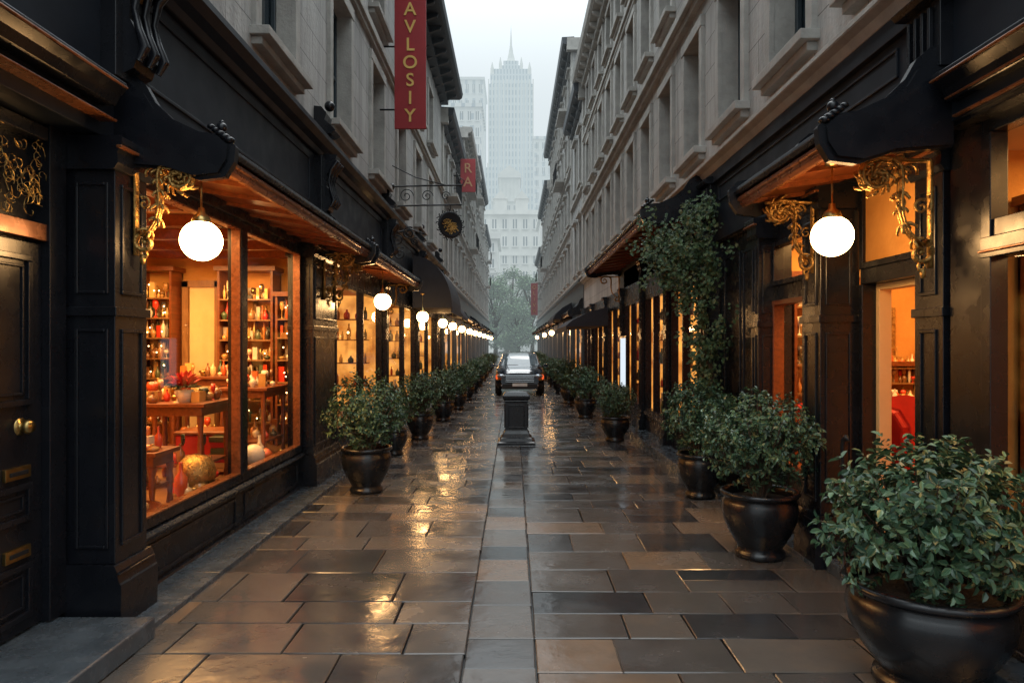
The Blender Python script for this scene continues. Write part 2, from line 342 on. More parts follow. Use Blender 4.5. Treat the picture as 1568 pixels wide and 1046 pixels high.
def pilaster(mb,side,y0,y1,z1,W=2.8,n=0.3,m=None,z0=0.0,capm=None,plain=False):
    m=m or BLACK; capm=capm or COPPER
    mb.sb(side,W,y0+.04,y1-.04,-.02,n,z0+.42,z1-.2,m)
    mb.ext(side,W,[(-.03,z0),(n+.055,z0),(n+.055,z0+.3),(n+.045,z0+.31),(n+.03,z0+.36),(n+.03,z0+.38),(n+.012,z0+.42),(-.03,z0+.42)],y0,y1,m)
    mb.ext(side,W,[(-.03,z1-.2),(n+.01,z1-.2),(n+.035,z1-.16),(n+.03,z1-.1),(n+.06,z1-.04),(n+.06,z1),(-.03,z1)],y0,y1,m)
    if not plain:
        mb.sb(side,W,y0+.02,y1-.02,-.02,n+.018,1.98,2.04,m)
        panel(mb,side,W,y0+.1,y1-.1,z0+.52,1.9,n,m); panel(mb,side,W,y0+.1,y1-.1,2.12,z1-.28,n,m)
        if n>.2:
            for (za,zb) in ((z0+.52,1.9),(2.12,z1-.28)):
                xa=side*(W-.05); xb=side*(W-n+.04)
                for (p,q) in ((xa,xa+(xb-xa)*.1),(xb-(xb-xa)*.1,xb)): mb.box(p,q,y0+.028,y0+.042,za,zb,m)
                for (p,q) in ((za,za+.02),(zb-.02,zb)): mb.box(xa+(xb-xa)*.101,xb-(xb-xa)*.101,y0+.028,y0+.042,p,q,m)
        mb.sb(side,W,y0-.005,y1+.005,n+.03,n+.068,z1-.075,z1-.055,capm)
        mb.sb(side,W,y0+.015,y1-.015,n-.01,n+.045,z0+.36,z0+.372,m)
def canopy(mb,side,y0,y1,z=3.0,W=2.6,out=0.68,drop=0.0,plain=False):
    mb.ext(side,W,[(-.02,z+.1),(out-.03,z+.0),(out-.03,z+.03),(-.02,z+.13)],y0+.05,y1-.05,WOOD)
    nb=max(2,int((y1-y0)/0.55))
    for i in range(nb+1):
        yy=y0+.06+(y1-y0-.18)*i/nb
        mb.ext(side,W,[(.0,z+.07),(out-.06,z-.025),(out-.06,z+.01),(.0,z+.11)],yy,yy+.06,WOOD)
    mb.ext(side,W,[(out-.05,z-.04),(out-.01,z-.045),(out+.015,z-.02),(out+.012,z+.0),(out+.035,z+.01),(out+.035,z+.03),(out+.02,z+.045),(out-.05,z+.05)],y0+.04,y1-.04,COPPER)
    mb.ext(side,W,[(out-.05,z+.053),(out+.045,z+.053),(out+.065,z+.075),(out+.06,z+.105),(out,z+.11),(out-.05,z+.11)],y0+.04,y1-.04,BLACK)
    prof=[(out-.02,z+.112),(out*.72,z+.15),(out*.45,z+.23),(out*.25,z+.34),(out*.12,z+.47),(-.02,z+.5)]
    mb.ext(side,W,prof+[(-.02,z+.16)],y0+.04,y1-.04,BLACK,sm=False)
    E=[(-.02,z-.02),(out*.5,z-.05),(out*.8,z-.12),(out+.03,z-.1),(out+.09,z-.0),(out+.1,z+.1),(out+.03,z+.17),(out*.8,z+.19),(out*.55,z+.27),(out*.38,z+.38),(out*.28,z+.5),(out*.16,z+.57),(-.02,z+.58)]
    for yy in (y0-.03,y1-.04): mb.ext(side,W,E,yy,yy+.07,BLACK)
    if not plain:
        for yy in (y0-.055,): mb.ext(side,W,[(n_*0.93+.01,z+(zz-z)*.86+.01) for n_,zz in E],yy,yy+.03,BLACK)
        for k in range(5): mb.sphere(side*(W-out-.06+k*.03),y0-.02,z+.14+.022*k,.035-.002*k,BLACK,10,6,sq=(1,1.2,.7))
        mb.sphere(side*(W-out-.0),y0+.0,z+.23,.035,BLACK,12,8); mb.sphere(side*(W-out-.0),y0+.0,z+.262,.018,BLACK,10,6)
def spiral(cx,cz,r0,r1,a0,turns,n=22,sx=1):
    return [(cx+sx*(r0+(r1-r0)*i/n)*math.cos(a0+turns*2*math.pi*i/n),cz+(r0+(r1-r0)*i/n)*math.sin(a0+turns*2*math.pi*i/n)) for i in range(n+1)]
def bracket(mb,side,y,z,W=2.5,out=0.42,h=0.6,m=None,lo=False):
    m=m or GOLD; seg=6 if lo else 8
    def T(p,yy=0): return (side*(W-p[0]),y+yy,p[1])
    k=10 if lo else 20
    top=spiral(out*.72,z-.10*h/.6,.10*h/.6,.02,math.pi*.5,-1.3,k)[::-1]
    mid=[]
    P0=(out*.72,z);P1=(out*.05,z+.02);P2=(out*.75,z-h*.5);P3=(.065,z-h*.82)
    for i in range(1,16):
        t=i/15; q=1-t
        mid.append((q**3*P0[0]+3*q*q*t*P1[0]+3*q*t*t*P2[0]+t**3*P3[0], q**3*P0[1]+3*q*q*t*P1[1]+3*q*t*t*P2[1]+t**3*P3[1]))
    bot=spiral(.075,z-h*.88,.07*h/.6,.015,math.pi*.6,1.2,k)
    pts=top+mid
    n=len(pts)
    for dy in (-.028,.0,.028):
        rr=[.009+.011*math.sin(math.pi*min(1,i/n*1.1)) for i in range(n)]
        mb.tube([T(p,dy) for p in pts],rr if dy==0 else [r*.7 for r in rr],seg,m)
    mb.tube([T(p) for p in bot],[.018-.008*i/len(bot) for i in range(len(bot))],seg,m,flat=1.6)
    mb.tube([T((.015,z-.02)),T((.015,z-h*.5)),T((.015,z-h*1.02))],.015,seg,m,flat=1.8)
    mb.tube([T((.02,z-.015)),T((out*.4,z-.01)),T((out*1.0,z-.015))],.013,seg,m,flat=2.2)
    if not lo:
        rr=random.Random(int(y*100))
        for rep in range(2):
          for i in range(2,n,2):
            p=pts[i]; q=pts[min(i+1,n-1)]; t=Vector((q[0]-p[0],0,q[1]-p[1])); 
            if t.length<1e-6: continue
            t.normalize(); nn=Vector((-t.z,0,t.x))*(1 if rep else -1); s=rr.uniform(.6,1.25)
            for dy in (-.022,.022):
                a=Vector((p[0],0,p[1])); b=a+nn*.022*s+t*.012; c=b+nn*.018*s+t*.028*s; d=c+t*.012-nn*.008
                mb.tube([T((a.x,a.z),dy*.4),T((b.x,b.z),dy),T((c.x,c.z),dy*1.6),T((d.x,d.z),dy*1.8)],[.009,.013,.009,.003],5,m)
        for (cx,cz,r,a0,tr) in ((out*.30,z-.07*h/.6,.05,3.6,-1.1),(out*.42,z-h*.42,.045,.4,1.2),(.07,z-h*.45,.045,2.0,-1.2),(.06,z-h*1.0,.035,4.5,1.0)):
            mb.tube([T(p) for p in spiral(cx,cz,r*h/.6,.008,a0,tr,14)],[.010-.005*i/15 for i in range(15)],5,m,flat=1.4)
        mb.sphere(*T((out*.72,z-.10*h/.6)),.022,m,10,8); mb.sphere(*T((.075,z-h*.88)),.018,m,10,8)
        mb.sphere(*T((.06,z-h*1.07)),.022,m,10,8,sq=(.8,.8,1.6))
def globe(x,y,z,ztop,r=0.135,name='globe_lamp',lo=False):
    e=empty(name,(x,y,z)); a=MB(); s=(12,8) if lo else (28,18)
    a.sphere(0,0,0,r,GLOBE,*s); o=a.obj('opal_globe',e)
    b=MB(); b.lathe(0,0,[(0.001,r+.09),(.02,r+.085),(.025,r+.05),(.05,r+.03),(.062,r+.0),(.06,r-.025)],10 if lo else 20,BRASS)
    b.tube([(0,0,r+.08),(0,0,(ztop-z+r)/2),(0,0,ztop-z)],.007,6,BRASS); b.lathe(0,0,[(.05,ztop-z),(.045,ztop-z-.02),(.01,ztop-z-.03)],10,BRASS); b.obj('fitting',e)
    return e
def glasspane(mb,side,W,y0,y1,n,z0,z1): mb.sq(side,W,y0,y1,n,z0,z1,GLASS)
def frame(mb,side,W,y0,y1,n0,n1,z0,z1,t,m):
    mb.sb(side,W,y0,y0+t,n0,n1,z0,z1,m); mb.sb(side,W,y1-t,y1,n0,n1,z0,z1,m)
    mb.sb(side,W,y0+t,y1-t,n0,n1,z0,z0+t,m); mb.sb(side,W,y0+t,y1-t,n0,n1,z1-t,z1,m)

def genbay(mb,side,y0,y1,ztop,m,kind=0,lit=True,pw=0.4):
    W=2.8
    pilaster(mb,side,y0,y0+pw,ztop,W,.26,m,plain=(y0>30))
    a=y0+pw; b=y1
    zs=0.5; zt=2.75
    mb.sb(side,W,a,b,-.02,.17,0,zs-.06,m); mb.sb(side,W,a,b,-.02,.22,zs-.06,zs,m)
    if y0<30: panel(mb,side,W,a+.1,b-.1,.1,zs-.12,.17,m)
    frame(mb,side,W,a,b,.08,.19,zs,zt,.06,m)
    mid=a+(b-a)*.55
    mb.sb(side,W,mid-.03,mid+.03,.08,.2,zs+.06,zt-.06,m)
    glasspane(mb,side,W,a+.06,mid-.03,.15,zs+.06,zt-.06); glasspane(mb,side,W,mid+.03,b-.06,.15,zs+.06,zt-.06)
    mb.sb(side,W,a,b,-.02,.2,zt,ztop,m)
    X=lambda n: side*(W-n)
    d=-1.4
    mb.sq(side,W,a,b,d,zs-.1,zt+.1,GLOWBACK)
    mb.quad([(X(.07),a,zs-.1),(X(d),a,zs-.1),(X(d),a,zt+.1),(X(.07),a,zt+.1)],PLASTER)
    yb=b-.04
    mb.quad([(X(.07),yb,zs-.1),(X(d),yb,zs-.1),(X(d),yb,zt+.1),(X(.07),yb,zt+.1)],GLOWBACK)
    mb.quad([(X(0.07),a,zs+.01),(X(d),a,zs+.01),(X(d),b,zs+.01),(X(0.07),b,zs+.01)],WOODL); mb.quad([(X(0.07),a,zt+.02),(X(d),a,zt+.02),(X(d),b,zt+.02),(X(0.07),b,zt+.02)],PLASTER)
    if y0<26:
        rr=random.Random(int(y0*10+side))
        for zz in (1.0,1.45,1.9,2.3):
            # shelves against the far partition, seen from the lane
            mb.box(X(-.05),X(d+.1),yb-.3,yb-.02,zz-.02,zz,WOOD)
            x=.1
            while x<1.25:
                h=rr.uniform(.1,.32); r=rr.uniform(.025,.07)
                mb.lathe(X(-x),yb-.16,[(r*.8,0),(r,h*.3),(r*.9,h*.6),(r*.3,h*.8),(r*.35,h),(0.001,h)],7,rr.choice((ITEM,ITEMG,ITEMR)),cz=zz); x+=r*2+rr.uniform(.02,.1)
        for q in range(9):
            h=rr.uniform(.15,.5); r=rr.uniform(.05,.1)
            mb.lathe(X(rr.uniform(-.35,.0)),rr.uniform(a+.2,b-.2),[(r*.7,0),(r,h*.3),(r*.8,h*.6),(r*.3,h*.8),(r*.4,h),(0.001,h)],9,rr.choice((ITEM,ITEMR,CHINA,ITEMG)),cz=zs+.01)
        for q in range(3): mb.sphere(X(rr.uniform(-.8,-.2)),rr.uniform(a+.3,b-.3),rr.uniform(1.9,2.5),.02,BULB,8,6)

# ================================================================== LEFT BUILDING 1
S=-1
L1=empty('corner_stone_building')
w=MB()
yc=[4.75+2.78*i for i in range(8)]; wins=[]
for c in yc:
    if c+.6>24.8: continue
    wins+= [(c-.55,c+.55,4.98,7.0),(c-.55,c+.55,8.0,9.75)]
facade(w,S,2.62,1.0,25,4.5,10.6,wins,LIME,surr=.15,sill=.2)
shell(w,S,2.62,1.0,25,10.6,LIME,zlow=3.2)
w.sb(S,2.62,1.0,25,-.01,.12,7.42,7.56,TRIM); w.sb(S,2.62,1.0,25,-.01,.07,7.34,7.417,TRIM)
w.obj('stone_walls_and_windows',L1,bevel=.008)
w=MB(); eave(w,S,2.62,1.0,24.9,10.75,.75,DARKMETAL); w.obj('eaves',L1)
w=MB()
w.ext(S,2.6,[(-.05,4.3),(.04,4.3),(.07,4.36),(.14,4.4),(.2,4.46),(.2,4.52),(.05,4.56),(-.05,4.57)],1.0,25,NAVY)
w.sb(S,2.6,1.0,25,-.3,.0,3.12,4.3,NAVY)
w.ext(S,2.6,[(-.05,3.3),(.1,3.3),(.13,3.36),(.17,3.4),(.17,3.44),(0,3.5)],1.0,4.3,BLACK); 
w.sb(S,2.6,1.0,4.3,.05,.18,3.405,3.42,COPPER); w.sb(S,2.6,1.0,4.3,.0,.11,3.2,3.215,COPPER)
for (a,b) in ((4.8,8.7),(9.6,13.4),(14.2,18),(18.8,22.6)): panel(w,S,2.6,a,b,3.62,4.2,.0,NAVY,t=.03)
for yy in (4.5,9.12,13.75,18.4,23.0):
    w.sb(S,2.6,yy-.2,yy+.2,-.01,.1,3.5,4.28,BLACK)
    w.ext(S,2.6,[(.1,3.55),(.16,3.58),(.2,3.68),(.18,3.8),(.13,3.9),(.14,4.05),(.24,4.2),(.27,4.3),(.1,4.31)],yy-.12,yy+.12,BLACK)
    w.ext(S,2.6,[(-.01,4.58),(.2,4.58),(.26,4.62),(.2,4.68),(.12,4.75),(.14,4.85),(.08,4.92),(-.01,4.93)],yy-.16,yy+.16,BLACK)
    for k in (-.12,0,.12): w.tube([(S*(2.6-.2),yy+k,3.62),(S*(2.6-.24),yy+k,3.7),(S*(2.6-.2),yy+k,3.82),(S*(2.6-.17),yy+k,3.95),(S*(2.6-.2),yy+k,4.1),(S*(2.6-.29),yy+k,4.22)],[.02,.035,.025,.02,.03,.035],8,BLACK)
    w.sphere(S*(2.6-.15),yy,4.98,.07,BLACK,12,8)
w.obj('fascia_and_cornice',L1,bevel=.006)
w=MB()
pilaster(w,S,4.25,4.7,3.1); pilaster(w,S,8.5,9.75,3.1)
w.sb(S,2.8,4.7,8.5,-.02,.14,0,.40,BLACK); w.ext(S,2.8,[(-.02,.40),(.2,.40),(.22,.43),(.19,.46),(-.02,.47)],4.7,8.5,BLACK)
for a,b in ((4.8,6.55),(6.75,8.4)): panel(w,S,2.8,a,b,.08,.34,.14,BLACK,t=.03)
w.ext(S,2.8,[(-.02,0),(.19,0),(.17,.05),(-.02,.06)],4.7,8.5,BLACK)
frame(w,S,2.8,4.7,8.5,.06,.17,.47,3.0,.08,BLACK)
w.sb(S,2.8,6.58,6.72,.05,.19,.55,2.92,BLACK)
frame(w,S,2.8,4.78,6.58,.09,.178,.55,2.92,.018,COPPER); frame(w,S,2.8,6.72,8.42,.09,.178,.55,2.92,.018,COPPER)
w.sb(S,2.8,4.7,8.5,-.02,.2,3.0,3.12,BLACK)
w.obj('shopfront_frame',L1,bevel=.005)
w=MB(); glasspane(w,S,2.8,4.8,6.56,.13,.568,2.9); glasspane(w,S,2.8,6.74,8.4,.13,.568,2.9); w.obj('shop_window_panes',L1)
w=MB(); X0,X1=-2.72,-6.2
w.quad([(X0,4.5,.44),(X1,4.5,.44),(X1,9.6,.44),(X0,9.6,.44)],FLOORW); w.quad([(X0,4.5,3.05),(X1,4.5,3.05),(X1,9.6,3.05),(X0,9.6,3.05)],CREAM)
w.quad([(X1,4.5,.44),(X1,9.6,.44),(X1,9.6,3.05),(X1,4.5,3.05)],PLASTER); w.quad([(X0,9.6,.44),(X1,9.6,.44),(X1,9.6,3.05),(X0,9.6,3.05)],PLASTER)
w.quad([(X0,4.6,.44),(X1,4.6,.44),(X1,4.6,3.05),(X0,4.6,3.05)],PLASTER)
w.box(-4.5,-4.15,9.5,9.57,.5,2.6,CREAM); 
for a in (-4.55,-4.1): w.box(a-.04,a+.04,9.46,9.58,.45,2.68,WOODL)
w.box(-4.59,-4.06,9.46,9.58,2.6,2.69,WOODL)
for k in range(6): w.box(-6.1,-2.8,4.9+k*.8,5.0+k*.8,2.93,3.04,WOOD)   # ceiling joists
w.obj('shop_interior',L1)
def ware(it,rr,x,y,z,r,h,m,seg=9):
    k=rr.random()
    if k<.35: pr=[(r*.6,0),(r,h*.15),(r,h*.55),(r*.35,h*.72),(r*.3,h*.95),(r*.4,h),(.001,h)]
    elif k<.6: pr=[(r*.7,0),(r*.15,h*.1),(r*.12,h*.45),(r*.9,h*.6),(r,h*.8),(r*.8,h),(r*.7,h*.98),(.001,h*.6)]
    elif k<.85: pr=[(r*.5,0),(r*1.1,h*.3),(r*1.1,h*.45),(r*.5,h*.6),(.001,h*.65)]
    else:
        it.box(x-r,x+r,y-r*.8,y+r*.8,z,z+h*.8,m); return
    it.lathe(x,y,pr,seg,m,cz=z)
CH=(ITEM,ITEM,ITEM,ITEMR,ITEMR,CHINA,ITEMG,BRASS)
def shelf_unit(name,x0,x1,y,zlv,z0,ztop,dep=.32,seed=1,dens=.012):
    rr=random.Random(seed); e=empty(name,((x0+x1)/2,y,z0)); s=MB(); ox=(x0+x1)/2
    hw=(x1-x0)/2
    for xx in (-hw,hw-.03): s.box(xx,xx+.03,-dep,0,0,ztop-z0,WOOD)
    s.box(-hw,hw,-.02,0,0,ztop-z0,PLASTER); s.box(-hw-.04,hw+.04,-dep-.03,.005,ztop-z0,ztop-z0+.06,WOOD)
    for zz in zlv: s.box(-hw+.03,hw-.03,-dep,-.02,zz-z0-.02,zz-z0,WOODL)
    s.obj('carcass',e)
    it=MB()
    for zz in zlv:
        for row in (-dep*.8,-dep*.5,-dep*.22):
            x=-hw+.07
            while x<hw-.07:
                h=rr.uniform(.06,.27); r=rr.uniform(.016,.045)
                ware(it,rr,x,row,zz-z0,r,h,rr.choice(CH)); x+=r*2+rr.uniform(.004,dens)
        for q in range(3): it.sphere(rr.uniform(-hw+.1,hw-.1),-dep*.9,zz-z0+rr.uniform(.05,.2),.009,BULB,6,4)
    it.obj('glassware',e); return e
shelf_unit('display_shelf',-5.1,-4.62,9.55,[.75,1.05,1.35,1.62,1.9,2.17,2.44],.45,2.8,seed=2)
shelf_unit('display_shelf',-4.0,-3.25,9.55,[.75,1.05,1.32,1.6,1.87,2.14,2.42],.45,2.8,seed=3)
shelf_unit('display_shelf',-6.1,-4.55,8.3,[.9,1.2,1.5,1.8,2.1],.45,2.45,seed=4)
shelf_unit('display_shelf',-3.2,-2.85,9.5,[.75,1.0,1.3,1.6,1.9,2.15],.45,2.45,seed=9)
def table(name,x,y,z0,lx,ly,h,m=WOODL,low=True,seed=1,items=10):
    e=empty(name,(x,y,z0)); t=MB(); a=lx/2;b=ly/2
    t.box(-a,a,-b,b,h-.035,h,m); t.box(-a+.04,a-.04,-b+.04,b-.04,h-.12,h-.037,m)
    for sx in (-1,1):
        for sy in (-1,1): t.lathe(sx*(a-.06),sy*(b-.06),[(.022,0),(.03,.05),(.02,.12),(.03,h*.5),(.022,h*.6),(.035,h-.12)],8,m)
    if low: t.box(-a+.05,a-.05,-b+.05,b-.05,.2,.225,m)
    t.obj('table',e,bevel=.004); it=MB(); rr=random.Random(seed)
    for i in range(items):
        zz=h if (i%3 or not low) else .225
        r=rr.uniform(.02,.055); hh=rr.uniform(.05,.24)
        ware(it,rr,rr.uniform(-a+.08,a-.08),rr.uniform(-b+.08,b-.08),zz,r,hh,rr.choice(CH),10)
    it.obj('display_items',e); return e
table('display_table',-3.25,6.7,.45,.75,.7,.8,WOOD,seed=3,items=34)
table('display_table',-3.15,8.3,.45,.6,.8,.85,WOOD,seed=5,items=30)
table('display_table',-4.2,7.5,.45,.9,.6,.75,WOOD,seed=6,items=34)
table('display_table',-3.0,5.55,.45,.4,.4,.5,WOOD,seed=8,items=14)
table('display_table',-3.9,8.8,.45,.9,.5,.95,WOOD,seed=18,items=34)
o=MB(); rr=random.Random(31)
for i in range(42):
    x=rr.uniform(-3.1,-2.8); y=rr.choice((rr.uniform(4.95,5.3),rr.uniform(5.95,6.5),rr.uniform(6.85,8.3)))
    ware(o,rr,x,y,.47,rr.uniform(.025,.07),rr.uniform(.06,.3),rr.choice(CH),12)
o.obj('window_display_ornaments')
o=MB(); z=0
for i in range(7):
    h=rr.uniform(.03,.06); o.box(-.13+rr.uniform(-.02,.02),.13,-.1,.1+rr.uniform(-.02,.02),z,z+h-.003,rr.choice((REDC,ITEMG,CREAM,REDC))); z+=h
o.obj('stack_of_books',loc=(-3.05,7.25,.47),bevel=.003)
o=MB()
o.box(-.28,.28,-.22,.22,0,.38,REDC); o.box(-.3,.3,-.24,.24,.38,.42,WOOD); o.obj('red_draped_plinth',loc=(-3.35,7.55,.45),bevel=.02)
o=MB(); o.sphere(0,0,.17,.17,GOLD,28,18); o.lathe(0,0,[(.1,0),(.11,.02),(.06,.03)],20,WOOD)
for k in range(6):
    a=k*math.pi/6; o.tube([(math.cos(a)*.173*math.sin(t/12*math.pi*2),math.sin(a)*.173*math.sin(t/12*math.pi*2),.17+.173*math.cos(t/12*math.pi*2)) for t in range(13)],.003,5,BRASS)
o.obj('golden_ornament_ball',loc=(-2.88,6.2,.47))
o=MB(); o.sphere(0,0,.12,.12,CHINA,24,16); o.lathe(0,0,[(.06,0),(.07,.02),(.04,.03)],16,WOOD); o.obj('ceramic_ball',loc=(-2.85,7.5,.47))
o=MB(); o.lathe(0,0,[(.001,0),(.2,0),(.26,.09),(.27,.1),(.25,.095),(.19,.02),(.001,.02)],24,WOOD)
rr=random.Random(4)
for i in range(14):
    a=rr.uniform(0,6.28); q=rr.uniform(0,.16); o.sphere(q*math.cos(a),q*math.sin(a),.07+rr.uniform(0,.04),rr.uniform(.03,.05),rr.choice((ITEMR,ITEM,CHINA,REDC)),10,8)
o.obj('wooden_tray',loc=(-2.95,5.15,.47))
POIN=mat('poinsettia_petals',(0.6,0.03,0.02),(0.35,0.02,0.015),rough=0.6)
def leafgeo(mb,p,d,nrm,L,Wd,m):
    d=d.normalized(); s=d.cross(nrm)
    if s.length<1e-4: s=d.cross(Vector((.3,.5,.8)))
    s.normalize(); n=s.cross(d).normalized()
    b=len(mb.v); f=n*Wd*.25
    P=[p,p+d*L*.35+s*Wd*.5+f,p+d*L*.72+s*Wd*.38+f*.7,p+d*L-n*L*.08,p+d*L*.72-s*Wd*.38+f*.7,p+d*L*.35-s*Wd*.5+f]
    mb.v+=[tuple(q) for q in P]; mb.face((b,b+1,b+2,b+3),m); mb.face((b,b+3,b+4,b+5),m)
o=MB(); o.lathe(0,0,[(.001,0),(.06,0),(.08,.12),(.07,.12),(.001,.1)],16,CHINA)
for i in range(130):
    d=Vector((rr.gauss(0,1),rr.gauss(0,1),rr.uniform(.1,1.2))).normalized(); leafgeo(o,Vector((0,0,.13))+d*rr.uniform(.02,.12),d,Vector((0,0,1)),.08,.045,POIN if d.z>.35 else LEAF)
o.obj('poinsettia',loc=(-3.15,6.55,1.25))
for (x,y,z) in ((-3.6,8.9,2.45),(-3.1,7.7,2.35),(-4.4,8.0,2.4)): globe(x,y,z,3.04,r=.055,name='pendant_lamp',lo=True)
def area(name,loc,sx,sy,p,col=(1,.52,.17),parent=None):
    l=bpy.data.lights.new(name,'AREA'); l.shape='RECTANGLE'; l.size=sx; l.size_y=sy; l.energy=p; l.color=col
    o=bpy.data.objects.new(name,l); o.location=loc; scene.collection.objects.link(o)
    if parent: o.parent=parent
area('ceiling_light',(-3.9,7.0,2.92),2.0,3.6,300,parent=L1)
w=MB(); canopy(w,S,4.5,9.05,3.0); w.obj('shop_canopy',L1,bevel=.004)
w=MB(); canopy(w,S,9.3,13.8,3.0); w.obj('shop_canopy_2',L1,bevel=.004)
w=MB()
for yy,lo in ((4.5,False),(9.0,False),(9.55,False),(13.6,True)): bracket(w,S,yy,3.0,2.5,.42,.6,lo=lo)
w.obj('gilded_brackets',L1)
globe(-2.1,4.6,2.5,3.03); globe(-2.12,11.1,2.5,3.03)
for yy in (16.0,20.6,24.0,28.3,33.2,38,43.5,50,58,67): globe(-2.12,yy,2.45,3.0,lo=True)
for yy in (37.5,46,60): globe(2.12,yy,2.45,3.0,lo=True)
w=MB()
ys=[9.35,13.6,18.2,22.8,25.0]
for i in range(4): genbay(w,S,ys[i] ,ys[i+1],3.12,BLACK,pw=.4)
w.obj('shopfront_bays',L1)
w=MB()
w.sb(S,2.8,1.0,3.2,-.1,.1,0,3.2,BLACK); w.sb(S,2.8,3.2,4.25,-.2,-.0,2.42,2.52,COPPER)
w.sb(S,2.8,3.2,4.25,-.2,-.08,.14,3.2,BLACK)
w.sb(S,2.8,4.1,4.25,-.1,.02,.14,3.2,BLACK); w.sb(S,2.8,3.2,3.3,-.1,.02,.14,3.2,BLACK)
w.sb(S,2.8,3.3,4.1,-.1,-.03,.15,2.4,BLACK)
for a,b,c,d in ((3.4,4.0,1.45,2.32),(3.4,4.0,.78,1.0),(3.4,4.0,.22,.54)):
    panel(w,S,2.8,a,b,c,d,-.03,BLACK,t=.035,d=.02); panel(w,S,2.8,a+.06,b-.06,c+.06,d-.06,-.03,BLACK,t=.015,d=.012)
w.sb(S,2.8,3.3,4.1,-.1,.01,3.02,3.1,BLACK)
w.obj('panelled_door',L1,bevel=.004)
w=MB()
w.lathe(0,0,[(.001,.07),(.03,.065),(.042,.045),(.038,.025),(.015,.015),(.02,.0),(.05,.0),(.05,-.01)],24,BRASS)
w.obj('door_knob',L1,loc=(-2.825,3.92,1.33),rot=(0,math.pi/2,0))
w=MB()
for zz in (1.07,.61):
    w.sb(S,2.8,3.78,3.98,-.03,-.008,zz-.035,zz+.035,BRASS); w.sb(S,2.8,3.81,3.95,-.01,.0,zz-.012,zz+.012,IRON)
w.obj('letter_slots',L1,bevel=.003)
w=MB(); rr=random.Random(5)
for i in range(120):
    cy=rr.uniform(3.3,4.08); cz=rr.uniform(2.55,3.0); r=rr.uniform(.03,.09); a0=rr.uniform(0,6.3)
    pts=[(-2.8-rr.uniform(0,.01),min(4.1,max(3.3,cy+p[0])),min(3.02,max(2.54,cz+p[1]))) for p in spiral(0,0,r,.01,a0,rr.choice((-1,1))*.8,10)]
    w.tube(pts,.0026,4,BRASS)
w.obj('iron_transom_grille',L1)
w=MB(); w.box(-2.9,-2.2,1.5,4.2,0.003,.13,KERB); w.obj('door_step',L1,bevel=.01)
w=MB()
y=4.2
while y<73:
    L=1.1; w.box(-2.62,-2.27-R.uniform(0,.01),y+.004,y+L-.004,-.02,.035+R.uniform(-.002,.002),KERB); y+=L
w.obj('stone_kerb',bevel=.005)
w=MB()
prof=[(math.cos(t)*.98,2.72+math.sin(t)*1.3) for t in [i*math.pi/2/10 for i in range(11)]]
AWN=mat('navy_awning_canvas',(0.012,0.016,0.026),(0.008,0.01,0.017),rough=0.75,bump=0.2)
aw=empty('barrel_awning',(-2.5,17,2.7)); 
w.ext(1,0,[(0,2.72)]+prof,0,3.0,AWN); w.ext(1,0,[(.96,2.6),(.99,2.6),(.99,2.74),(.96,2.74)],0,3.0,AWN)
o=w.obj('canvas',aw,loc=(0,0,-2.7))
o.data.transform(Matrix.Scale(-1,4,(1,0,0)))

# ------------------------------------------------------------------ RIGHT BUILDING 1
S=1
R1=empty('long_stone_building')
w=MB(); wins=[]
for i in range(12):
    c=4.7+1.72*i
    if c+.45>24.6: continue
    wins+=[(c-.42,c+.42,4.5,6.15),(c-.42,c+.42,7.25,8.85),(c-.42,c+.42,9.65,10.85)]
facade(w,S,2.62,1.0,25,4.05,11.2,wins,LIME2,surr=.13,sill=.17,depth=.26)
shell(w,S,2.62,1.0,25,11.2,LIME2,zlow=3.2)
for zz,o_ in ((6.62,.16),(9.2,.1)):
    w.sb(S,2.62,1.0,25,-.01,o_,zz,zz+.12,TRIM); w.sb(S,2.62,1.0,25,-.01,o_*.55,zz-.1,zz-.003,TRIM)
w.ext(S,2.62,[(-.05,4.0),(.06,4.0),(.1,4.07),(.17,4.1),(.17,4.15),(-.05,4.18)],1.0,25,TRIM)
w.obj('stone_walls_and_windows',R1,bevel=.008)
w=MB(); eave(w,S,2.62,1.0,24.9,11.3,.45,TRIM,h=.22,br=.7); w.obj('eaves',R1)
w=MB()
w.sb(S,2.6,1.0,16.6,-.3,.0,3.12,4.0,NAVY); w.sb(S,2.6,16.6,25,-.3,.0,3.12,4.0,LIME3)
w.sb(S,2.6,1.0,16.6,-.0,.05,3.86,3.995,NAVY)
w.ext(S,2.6,[(-.05,3.22),(.06,3.22),(.09,3.28),(.15,3.32),(.15,3.37),(0,3.45)],1.0,4.0,BLACK)
for zz,nn in ((3.325,.165),(3.23,.075),(3.13,.03)): w.sb(S,2.6,1.0,4.0,.0,nn,zz,zz+.014,COPPER)
for (a,b) in ((4.6,8.6),(9.4,16)): panel(w,S,2.6,a,b,3.6,3.8,.0,NAVY,t=.02)
for yy in (4.2,8.9,16.6):
    w.sb(S,2.6,yy-.17,yy+.17,-.01,.08,3.45,3.86,BLACK)
    for k in (-.1,-.03,.04,.11): w.sb(S,2.6,yy+k-.012,yy+k+.012,.08,.11,3.5,3.82,BLACK)
    w.ext(S,2.6,[(.0,3.86),(.14,3.86),(.17,3.9),(.12,3.93),(.0,3.95)],yy-.2,yy+.2,BLACK)
w.obj('fascia_and_cornice',R1,bevel=.005)
w=MB()
pilaster(w,S,4.28,4.66,3.1,W=2.78,n=.06)
pilaster(w,S,5.47,5.9,3.1,W=2.78,n=.3)
w.sb(S,2.78,4.66,5.47,-.12,.0,2.28,2.4,BLACK)
w.sb(S,2.78,4.66,5.47,-.12,-.02,2.4,3.1,PLASTER); frame(w,S,2.78,4.66,5.47,-.03,.01,2.4,3.1,.05,BLACK)
